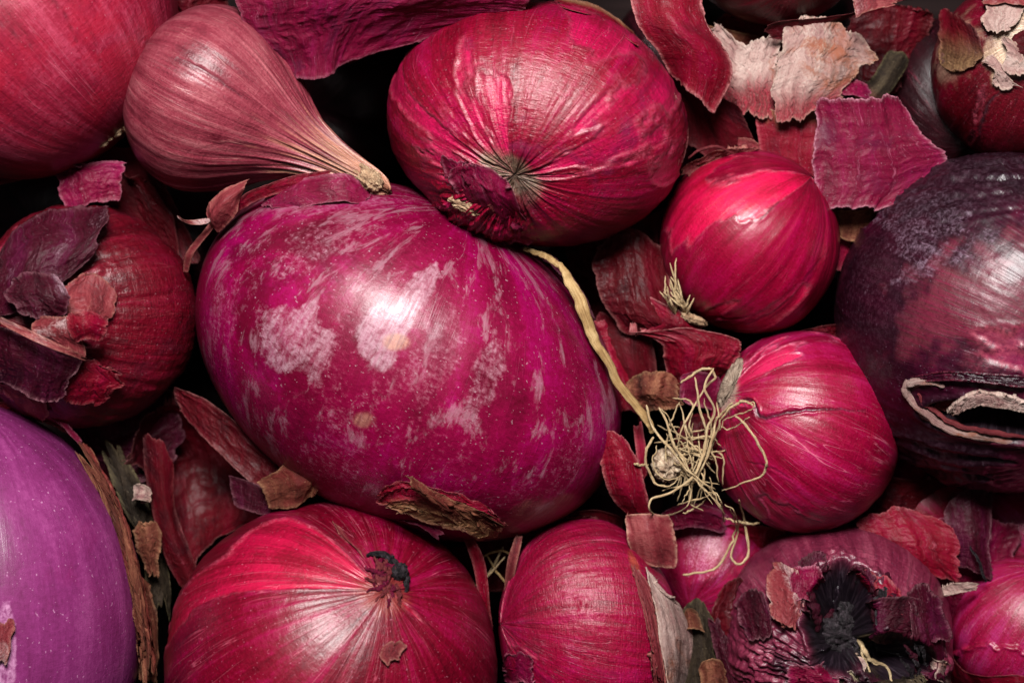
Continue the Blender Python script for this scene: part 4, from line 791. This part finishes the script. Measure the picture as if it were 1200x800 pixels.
loose("square magenta flake lying flat left of the blackish onion",
      [[(956, 124, 28), (1003, 117, 44), (1052, 123, 34)], [(957, 165, 36), (1012, 163, 52), (1078, 160, 36)], [(957, 205, 34), (1015, 206, 46), (1100, 190, 26)], [(960, 239, 26), (1003, 243, 34), (1044, 238, 24)]], 's_pink', 508, clip=0.4, n=(100, 100), ragged=0.07, wrinkle=2.0, wf=(1.2, 5), crumple=2.2, edge=0.7)
loose("small buff strip of skin below the square magenta flake",
      [[(964, 246, 0), (1010, 246, 6), (1056, 240, 0)], [(974, 270, -10), (1000, 280, -5), (1036, 262, -10)]], 's_brown', 509, n=(40, 60), crumple=3)
loose("dark red skin under the buff strip between small shiny and blackish onions",
      [[(964, 274, -20), (1000, 276, -16), (1026, 270, -20)], [(970, 310, -40), (994, 316, -30), (1010, 320, -40)]], 's_red', 510, n=(40, 40))
loose("little pink flake poking down from the top edge at the right",
      [[(1002, -10, 60), (1026, -10, 64), (1050, 2, 60)], [(1002, 27, 60), (1018, 15, 66), (1044, 8, 60)]], 's_rust', 511, n=(40, 50), patch=0.6, ragged=0.1)
loose("dark red skin pressed along the top edge near the right",
      [[(905, 22, 40), (980, 18, 40), (1080, -6, 30)], [(905, 44, 20), (950, 40, 20), (1000, 10, 16)]], 's_dark', 512, n=(40, 80))
loose("olive tan wisp of skin in the deep gap right of the cream scraps",
      [[(1040, 62, -30), (1056, 64, -26), (1064, 76, -34)], [(1020, 92, -30), (1036, 98, -26), (1046, 104, -34)], [(1000, 112, -20), (1016, 120, -14), (1030, 124, -24)]], 's_khaki', 513, curl=0, n=(50, 40), tan=(0.6, 1.1))
loose("dark scrap with curled edge in the gap above the cream scraps",
      [[(816, 24, -40), (850, 34, -30), (905, 46, -40)], [(822, 60, -50), (850, 66, -44), (890, 60, -50)]], 's_brown', 514, n=(50, 60), wrinkle=4)
# clove-like root bit
tube([(928, 212, 30), (944, 222, 36), (956, 230, 40)], [1, 2, 3], M['cut'], 'dried_root_bit', None, 520, 30, 8, "thin dry root bit with a forked end below the square flake", "root", jit=1)
tube([(954, 228, 42), (958, 240, 42), (966, 254, 38)], [3.5, 3, 3.5], M['root'], 'dried_root_bit', None, 521, 30, 8, "stubby cream root bit at the square flake's lower left corner", "root", jit=1)
# centre right folds
loose("crumpled maroon fold left of the small shiny onion's root tuft",
      [[(696, 296, -10), (738, 276, 4), (776, 300, -20)], [(702, 325, 6), (745, 322, 22), (784, 348, 4)], [(714, 356, 6), (752, 368, 26), (800, 384, 12)], [(736, 378, -8), (772, 392, 6), (818, 392, -4)]], 's_dark', 530, n=(90, 90), wrinkle=3, crumple=5, edge=0.8)
loose("bright red folded skin under the small shiny onion's root tuft",
      [[(758, 346, 14), (790, 364, 26), (820, 382, 10)], [(764, 366, 16), (790, 378, 30), (812, 388, 14)], [(740, 388, 0), (770, 392, 12), (790, 394, 0)]], 's_red', 531, n=(60, 60), wrinkle=2, edge=0.9, crumple=3)
loose("curled red flap arching over the grey root plate",
      [[(736, 386, 14), (800, 388, 36), (874, 402, 26)], [(772, 400, 22), (822, 402, 40), (866, 414, 26)], [(784, 432, 4), (820, 430, 30), (856, 424, 22)], [(792, 458, -20), (818, 450, 0), (846, 436, 6)]], 's_red', 532, n=(90, 90), wrinkle=3, crumple=4, edge=0.7, tan=(0.8, 1.3))
loose("upright dark red flap between the straw stalk and the curled red flap",
      [[(700, 362, -30), (730, 376, -14), (760, 388, -20)], [(704, 410, -30), (736, 420, -10), (768, 440, -24)], [(722, 450, -40), (744, 456, -24), (764, 470, -40)]], 's_dark', 533, n=(60, 60))
loose("brown fibrous tuft above the root tangle",
      [[(738, 448, 20), (768, 436, 34), (798, 446, 24)], [(742, 464, 26), (768, 458, 44), (800, 462, 28)], [(760, 478, 18), (778, 476, 30), (800, 478, 20)]], 's_brown', 534, n=(70, 70), wrinkle=6, wf=(7, 3), crumple=6, ragged=0.14)
loose("pink scrap of skin beside the grey root plate",
      [[(800, 440, 20), (822, 436, 30), (842, 444, 20)], [(798, 470, 10), (818, 474, 20), (838, 480, 10)]], 's_pink', 535, n=(40, 40))
loose("dark skin in the shade between ruby and small shiny onions",
      [[(690, 270, -40), (740, 262, -40), (790, 240, -50)], [(720, 300, -50), (760, 300, -40), (790, 300, -60)]], 's_dark', 536, n=(40, 50))
loose("pointed dark red flake wedged along the magenta onion's right end",
      [[(704, 508, 42), (716, 510, 56), (728, 516, 52)], [(706, 542, 50), (728, 538, 66), (748, 546, 56)], [(714, 572, 44), (736, 574, 60), (756, 578, 46)], [(736, 602, 20), (748, 606, 26), (762, 606, 20)]], 's_red', 537, n=(80, 60), wrinkle=2, crumple=3, edge=0.6)
loose("rusty pink flake with a clean top edge under the root tangle",
      [[(735, 606, 40), (758, 604, 48), (782, 603, 40)], [(738, 630, 44), (762, 628, 56), (790, 636, 36)], [(748, 650, 30), (768, 660, 40), (788, 662, 24)]], 's_rust', 538, n=(60, 60), wrinkle=2, crumple=2, edge=0.8)
loose("narrow red sliver standing between the straw stalk and the root tangle",
      [[(742, 500, 10), (752, 496, 16)], [(746, 530, 20), (757, 528, 24)], [(750, 560, 10), (758, 556, 10)]], 's_red', 539, n=(50, 20))
loose("small dark red scrap at the foot of the magenta onion's right end",
      [[(655, 600, -20), (690, 596, -10), (730, 606, -24)], [(665, 622, -40), (700, 620, -30), (726, 632, -40)]], 's_dark', 540, n=(40, 50))
# straw stalk
tube([(612, 292, 50), (634, 298, 60), (658, 312, 68)], [2.5, 3.5, 4], M['straw'], 'straw_stalk', None, 550, 50, 9, "short brown end of stalk emerging below the ruby onion", "stalk", jit=1.5, flat=0.5)
tube([(657, 310, 70), (668, 332, 74), (680, 362, 74), (694, 392, 72), (712, 425, 66), (736, 462, 60), (758, 492, 56), (766, 508, 52)], [3, 6, 7.5, 6.5, 4.6, 5, 4.4, 3.2], M['straw'], 'straw_stalk', None, 551, 130, 14, "long flattened straw-coloured stalk lying along the magenta onion's right side", "stalk", jit=3.5, flat=0.28, rough_=0.16)
# upper left group
loose("curled rusty pink scrap with a pale pointed tail left of the neck onion's tip",
      [[(292, 214, 66), (286, 220, 80), (278, 232, 72)], [(268, 222, 78), (262, 238, 92), (276, 248, 74)], [(250, 236, 72), (250, 254, 84), (264, 262, 66)], [(244, 246, 60), (250, 262, 70), (256, 270, 60)]], 's_rust', 560, n=(70, 60), wrinkle=2, crumple=2, ragged=0.06, patch=0.3)
loose("thin pale twisted tip of dry skin pointing left beside the magenta onion",
      [[(210, 252, 66), (222, 258, 72), (246, 254, 74)], [(212, 257, 64), (228, 263, 74), (246, 262, 74)]], 's_rust', 561, n=(20, 50), patch=0.9, crumple=1)
loose("narrow dry ribbon curving down the magenta onion's left shoulder",
      [[(262, 250, 66), (246, 272, 60), (228, 296, 40), (222, 316, 20)], [(254, 250, 60), (238, 270, 54), (220, 294, 34), (216, 316, 14)]], 's_rust', 562, n=(16, 80), crumple=1.5)
loose("rose ribbon of skin between the pear-shaped onion and the magenta onion",
      [[(258, 256, 60), (292, 226, 76), (340, 208, 80), (384, 200, 70)], [(266, 264, 52), (300, 236, 66), (344, 222, 74), (390, 210, 64)]], 's_red', 563, n=(24, 100), crumple=2)
loose("ragged rose-red strip of skin below the top left onion",
      [[(66, 202, 10), (96, 190, 18), (156, 190, 8)], [(72, 222, 16), (104, 212, 26), (140, 208, 14)], [(80, 250, 10), (108, 240, 20), (138, 236, 12)]], 's_pink', 564, n=(70, 80), wrinkle=4, wf=(1.5, 7), crumple=4, ragged=0.1)
loose("small folded purple scrap under the lower edge of the top left onion",
      [[(52, 190, 20), (74, 174, 30), (92, 176, 20)], [(56, 198, 30), (78, 192, 40), (94, 200, 24)]], 's_purple', 565, n=(40, 40), edge=0.8)
loose("thin dark strip following the lower edge of the top left onion",
      [[(-8, 208, 10), (26, 202, 20), (58, 188, 16)], [(-8, 218, 4), (28, 210, 12), (56, 200, 8)]], 's_dark', 566, n=(20, 60))
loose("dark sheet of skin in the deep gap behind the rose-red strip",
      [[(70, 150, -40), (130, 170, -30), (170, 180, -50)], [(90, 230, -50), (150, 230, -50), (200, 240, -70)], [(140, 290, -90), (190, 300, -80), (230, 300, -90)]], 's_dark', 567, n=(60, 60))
# lower left hollow
loose("large hollow cup of dark red skin between the violet and scarlet onions",
      [[(142, 516, -20), (190, 478, -60), (262, 486, -70), (320, 540, -40)], [(168, 560, -60), (214, 540, -120), (270, 540, -120), (330, 572, -50)], [(184, 620, -50), (226, 600, -110), (280, 590, -100), (336, 592, -30)], [(208, 680, -40), (240, 650, -70), (284, 622, -50), (340, 606, -20)]], 's_dark', 570, n=(110, 110), wrinkle=2.5, crumple=4, ragged=0.04, edge=0.6)
loose("maroon flap of skin running from the gap to the magenta onion's underside",
      [[(214, 456, -10), (260, 480, 0), (316, 530, 10), (346, 556, 10)], [(212, 480, -30), (252, 520, -10), (296, 562, 4), (330, 588, 4)]], 's_dark', 571, n=(60, 90), edge=0.8, crumple=4)
loose("curved rosy ridge of skin at the left rim of the dark red cup",
      [[(168, 512, -10), (188, 520, 4), (204, 540, -10)], [(176, 580, -16), (192, 584, -4), (204, 590, -20)], [(192, 640, -20), (206, 640, -10), (218, 636, -24)], [(212, 684, -30), (222, 676, -24), (230, 664, -34)]], 's_dark', 572, n=(90, 40), edge=0.3)
loose("crisp brown leaf-like scrap at the lower left rim of the magenta onion",
      [[(306, 562, 30), (330, 554, 44), (346, 534, 46), (352, 540, 50)], [(312, 576, 36), (338, 568, 54), (362, 562, 58), (368, 568, 50)], [(322, 590, 28), (338, 590, 40), (354, 580, 40), (366, 574, 40)]], 's_brown', 573, n=(60, 70), crumple=4, wrinkle=3)
loose("dusky purple wrinkled skin under the brown leaf-like scrap",
      [[(272, 556, 0), (304, 570, 20), (330, 590, 20)], [(278, 590, -10), (302, 600, 10), (322, 604, 16)]], 's_purple', 574, n=(50, 60), wrinkle=4)
for i, (pts, m) in enumerate([([[(112, 520, -40), (130, 524, -30), (146, 530, -44)], [(140, 580, -30), (156, 584, -20), (168, 590, -40)], [(166, 650, -30), (178, 650, -24), (190, 656, -44)], [(176, 720, -30), (186, 720, -30), (192, 720, -50)]], 's_khaki'),
                              ([[(156, 610, 0), (172, 612, 8), (186, 620, -4)], [(160, 640, 4), (174, 642, 12), (186, 646, 0)], [(168, 670, -4), (178, 672, 4), (186, 676, -6)]], 's_brown'),
                              ([[(158, 570, -4), (166, 568, 2), (172, 576, -6)], [(156, 586, -4), (164, 586, 4), (172, 590, -6)]], 's_cream'),
                              ([[(150, 680, 10), (164, 680, 16), (176, 690, 4)], [(158, 730, 10), (170, 730, 16), (180, 734, 4)], [(164, 790, 10), (174, 792, 14), (182, 794, 4)]], 's_brown')]):
    loose(["long dark khaki strip deep along the violet onion's rim", "rough brown scrap beside the violet onion's rim strip", "tiny cream chip in the gap right of the violet onion", "lower dry brown strip at the violet onion's right edge"][i], pts, m, 580 + i, n=(70, 40), wrinkle=4, crumple=5, ragged=0.12)
# bottom middle gap
loose("thin maroon sliver standing right of the scarlet onion",
      [[(544, 632, 20), (552, 626, 30)], [(556, 670, 40), (568, 662, 46)], [(564, 720, 20), (574, 712, 24)], [(572, 742, 0), (578, 738, 0)]], 's_red', 590, n=(80, 24), crumple=1.5)
loose("short red sliver leaning on the oval cerise onion",
      [[(606, 626, 30), (612, 630, 34)], [(596, 658, 30), (606, 660, 36)], [(592, 690, 10), (600, 692, 12)], [(590, 720, 0), (596, 722, 0)]], 's_rust', 591, n=(60, 20), crumple=1.5)
for i, p in enumerate([[(548, 694, -10), (570, 676, 0), (592, 652, 4)], [(556, 700, -20), (580, 660, -10), (590, 640, -10)], [(570, 650, -10), (584, 672, 0), (600, 690, -4)], [(560, 655, -10), (585, 645, -4), (604, 652, -6)]]):
    tube(p, [1, 1.6, 1], M['root'] if i < 2 else M['straw'], 'dry_fibre', None, 600 + i, 30, 6, ["pale dry fibre slanting up from the scarlet onion's side in the dark gap", "pale dry fibre crossing steeply behind the others in the dark bottom gap", "straw-brown fibre slanting down to the oval cerise onion", "short straw-brown fibre lying level at the top of the bottom gap"][i], "root", "dry fibres in the dark gap")
loose("purple black scrap at the bottom of the gap above the scarlet and oval onions",
      [[(490, 640, -60), (540, 640, -50), (600, 620, -60)], [(520, 690, -80), (560, 690, -70), (600, 690, -80)]], 's_dark', 595, n=(40, 50))
# bottom right debris between H and M
for i, (lab, pts, m) in enumerate([
    ("dark olive leafy debris between the cream-edged and rotten onions", [[(800, 718, 0), (818, 706, 10), (832, 722, 4)], [(802, 760, 4), (822, 756, 18), (838, 764, 6)], [(806, 815, 0), (824, 815, 12), (842, 815, 0)]], 's_khaki'),
    ("pointed buff scrap at the top of the leafy debris", [[(800, 724, 20), (806, 714, 26), (818, 716, 20)], [(800, 742, 20), (812, 736, 30), (826, 742, 20)]], 's_brown'),
    ("purple red strip along the rotten onion's left side", [[(828, 726, 10), (836, 728, 20), (842, 724, 14)], [(838, 762, 14), (850, 764, 26), (856, 760, 18)], [(852, 812, 14), (864, 812, 24), (868, 806, 16)]], 's_purple'),
    ("orange brown shred at the bottom edge beside the rotten onion", [[(820, 780, 20), (834, 770, 28), (846, 782, 20)], [(826, 815, 20), (840, 815, 28), (854, 815, 18)]], 's_brown'),
    ("red flake behind the rotten onion's upper right", [[(1008, 612, 0), (1052, 596, 14), (1104, 614, 10)], [(1024, 640, 10), (1066, 636, 30), (1122, 650, 20)], [(1058, 672, 4), (1088, 674, 20), (1132, 690, 10)]], 's_red'),
    ("crinkled purple pink skin beneath the blackish onion", [[(1110, 600, 0), (1134, 578, 10), (1160, 584, 0)], [(1112, 630, 10), (1140, 630, 24), (1156, 640, 10)], [(1120, 664, 0), (1140, 668, 12), (1158, 676, 0)]], 's_purple'),
    ("small bright cream chip beside the rose onion", [[(1104, 688, 20), (1122, 682, 28), (1146, 682, 22)], [(1108, 696, 18), (1124, 694, 26), (1140, 690, 20)]], 's_cream'),
    ("dark red skin filling the gap between rotten and rose onions", [[(1060, 664, -50), (1110, 660, -40), (1160, 676, -50)], [(1090, 730, -60), (1120, 720, -50), (1150, 730, -60)], [(1100, 815, -60), (1130, 815, -50), (1160, 815, -60)]], 's_red'),
    ("red skin behind the root tangle's lower end", [[(850, 610, -40), (890, 615, -30), (930, 625, -40)], [(860, 650, -60), (890, 650, -50), (910, 650, -60)]], 's_red'),
    ("pinkish skin scrap above the half hidden small onion", [[(780, 598, -20), (812, 590, -6), (850, 600, -20)], [(784, 622, -30), (814, 616, -16), (850, 626, -30)]], 's_pink'),
    ("dark skin beneath the pinkish red onion on the right", [[(1010, 545, -40), (1060, 560, -30), (1130, 560, -50)], [(1020, 610, -50), (1060, 610, -44), (1120, 600, -60)]], 's_dark'),
    ("dark red skin between shiny small and pinkish red onions", [[(930, 388, -10), (960, 380, -2), (1000, 376, -10)], [(940, 398, -20), (970, 396, -14), (1000, 400, -24)]], 's_dark'),
    ("pale pink scrap against the small shiny onion's top", [[(856, 165, -10), (870, 160, -4), (888, 168, -10)], [(862, 184, -16), (876, 186, -10), (892, 190, -16)]], 's_rust')]):
    loose(lab, pts, M and m, 610 + i, n=(70, 60), wrinkle=3, crumple=4, ragged=0.08)
# curved dark crack fibre at right
tube([(1136, 640, 26), (1146, 655, 32), (1152, 672, 30), (1156, 682, 26)], [1, 2, 2, 1], M['rotten'], 'dry_fibre', None, 640, 40, 6, "dark crooked fibre crossing the skin above the rose onion", "root", jit=1)

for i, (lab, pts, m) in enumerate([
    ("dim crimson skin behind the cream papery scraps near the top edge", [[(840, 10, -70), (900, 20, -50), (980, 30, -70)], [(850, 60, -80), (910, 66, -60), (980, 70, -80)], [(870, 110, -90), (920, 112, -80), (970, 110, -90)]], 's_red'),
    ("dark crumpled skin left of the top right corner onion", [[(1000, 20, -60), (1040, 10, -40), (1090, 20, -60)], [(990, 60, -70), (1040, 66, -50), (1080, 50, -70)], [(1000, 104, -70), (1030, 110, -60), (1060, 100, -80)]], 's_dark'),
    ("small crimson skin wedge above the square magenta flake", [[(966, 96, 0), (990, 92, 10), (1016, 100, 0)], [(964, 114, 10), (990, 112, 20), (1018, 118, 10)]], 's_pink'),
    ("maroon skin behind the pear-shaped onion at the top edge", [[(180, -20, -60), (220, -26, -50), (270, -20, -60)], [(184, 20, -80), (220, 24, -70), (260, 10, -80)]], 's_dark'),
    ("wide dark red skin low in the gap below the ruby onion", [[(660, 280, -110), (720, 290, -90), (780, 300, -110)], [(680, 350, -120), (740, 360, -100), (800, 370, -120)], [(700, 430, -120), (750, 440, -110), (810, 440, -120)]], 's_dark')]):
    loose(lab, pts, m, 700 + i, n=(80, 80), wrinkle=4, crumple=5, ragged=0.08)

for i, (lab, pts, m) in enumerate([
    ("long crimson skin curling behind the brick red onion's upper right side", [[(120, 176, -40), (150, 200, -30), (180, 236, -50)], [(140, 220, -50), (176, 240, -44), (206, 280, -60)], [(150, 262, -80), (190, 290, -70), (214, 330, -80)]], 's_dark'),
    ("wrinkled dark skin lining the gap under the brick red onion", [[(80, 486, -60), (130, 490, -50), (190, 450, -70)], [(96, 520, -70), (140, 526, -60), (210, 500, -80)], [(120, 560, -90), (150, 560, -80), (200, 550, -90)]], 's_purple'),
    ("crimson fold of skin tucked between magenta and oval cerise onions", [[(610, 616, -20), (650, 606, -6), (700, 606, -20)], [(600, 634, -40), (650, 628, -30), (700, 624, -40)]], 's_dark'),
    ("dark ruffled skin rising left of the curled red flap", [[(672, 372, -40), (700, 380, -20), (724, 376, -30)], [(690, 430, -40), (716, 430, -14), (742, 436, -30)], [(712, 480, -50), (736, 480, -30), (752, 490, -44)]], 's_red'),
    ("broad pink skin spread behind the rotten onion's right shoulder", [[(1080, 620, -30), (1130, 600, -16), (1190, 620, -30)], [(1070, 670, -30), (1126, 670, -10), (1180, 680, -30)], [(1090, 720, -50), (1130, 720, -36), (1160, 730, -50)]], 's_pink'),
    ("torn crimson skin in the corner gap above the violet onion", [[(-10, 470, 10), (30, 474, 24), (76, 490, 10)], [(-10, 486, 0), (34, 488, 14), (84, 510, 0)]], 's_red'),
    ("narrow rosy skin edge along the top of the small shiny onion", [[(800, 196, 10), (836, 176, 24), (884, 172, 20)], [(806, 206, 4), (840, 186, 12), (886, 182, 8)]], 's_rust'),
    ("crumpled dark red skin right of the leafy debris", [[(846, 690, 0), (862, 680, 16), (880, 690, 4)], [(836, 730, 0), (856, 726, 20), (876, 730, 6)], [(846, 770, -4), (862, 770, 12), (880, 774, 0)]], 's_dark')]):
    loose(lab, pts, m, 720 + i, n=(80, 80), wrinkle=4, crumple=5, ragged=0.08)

for i, (pts, m, pa) in enumerate([
    ([[(924, 672, 4), (950, 662, 8), (968, 664, 2)], [(926, 690, 10), (946, 684, 12), (962, 690, -4)], [(930, 706, 6), (944, 706, 4), (956, 712, -6)]], 's_pink', 0.3),
    ([[(990, 660, 4), (1012, 664, 8), (1030, 674, 4)], [(994, 678, 2), (1014, 684, 8), (1036, 694, 4)], [(1006, 700, -4), (1020, 706, 0), (1034, 712, 2)]], 's_purple', 0.2),
    ([[(1058, 690, 6), (1080, 686, 10), (1098, 700, 4)], [(1062, 716, 8), (1084, 720, 14), (1106, 726, 6)], [(1074, 748, 6), (1092, 752, 12), (1112, 756, 4)]], 's_purple', 0.5),
    ([[(920, 780, 6), (950, 774, 10), (980, 782, 2)], [(916, 796, 10), (950, 796, 14), (984, 800, 6)], [(920, 818, 4), (950, 816, 6), (984, 818, 4)]], 's_pink', 0.6),
    ([[(984, 772, 2), (1000, 766, 8), (1012, 780, 2)], [(984, 790, 4), (1000, 790, 8), (1010, 796, 4)]], 's_cream', 0.5),
    ([[(1020, 790, 4), (1050, 786, 8), (1080, 792, 6)], [(1020, 806, 8), (1052, 806, 12), (1084, 806, 8)]], 's_khaki', 0.4),
    ([[(868, 700, 2), (884, 690, 6), (900, 690, 4)], [(866, 724, 4), (886, 722, 9), (904, 720, 6)], [(874, 748, 2), (890, 752, 6), (906, 746, 2)]], 's_purple', 0.4)]):
    onsheet(Mm, pts, M[m], 4, 800 + i, wrinkle=3, crumple=4, ragged=0.14, patch=pa, n=(60, 60), edge=0.5)
for i in range(12):
    x = 1066 + rs.randn() * 10; y = 700 + i * 9
    tube([(x, y, float(Mm.height(x, y)[0]) + 4), (x + 12, y + 14, float(Mm.height(x + 12, y + 14)[0]) + 8), (x + 16, y + 34, float(Mm.height(x + 16, y + 34)[0]) + 3)], [1, 3, 1], M['rotten'] if i % 3 else M['s_purple'], 'rotten_strand', Mm.o, 820 + i, 30, 7, jit=3, flat=0.5, rough_=0.5)
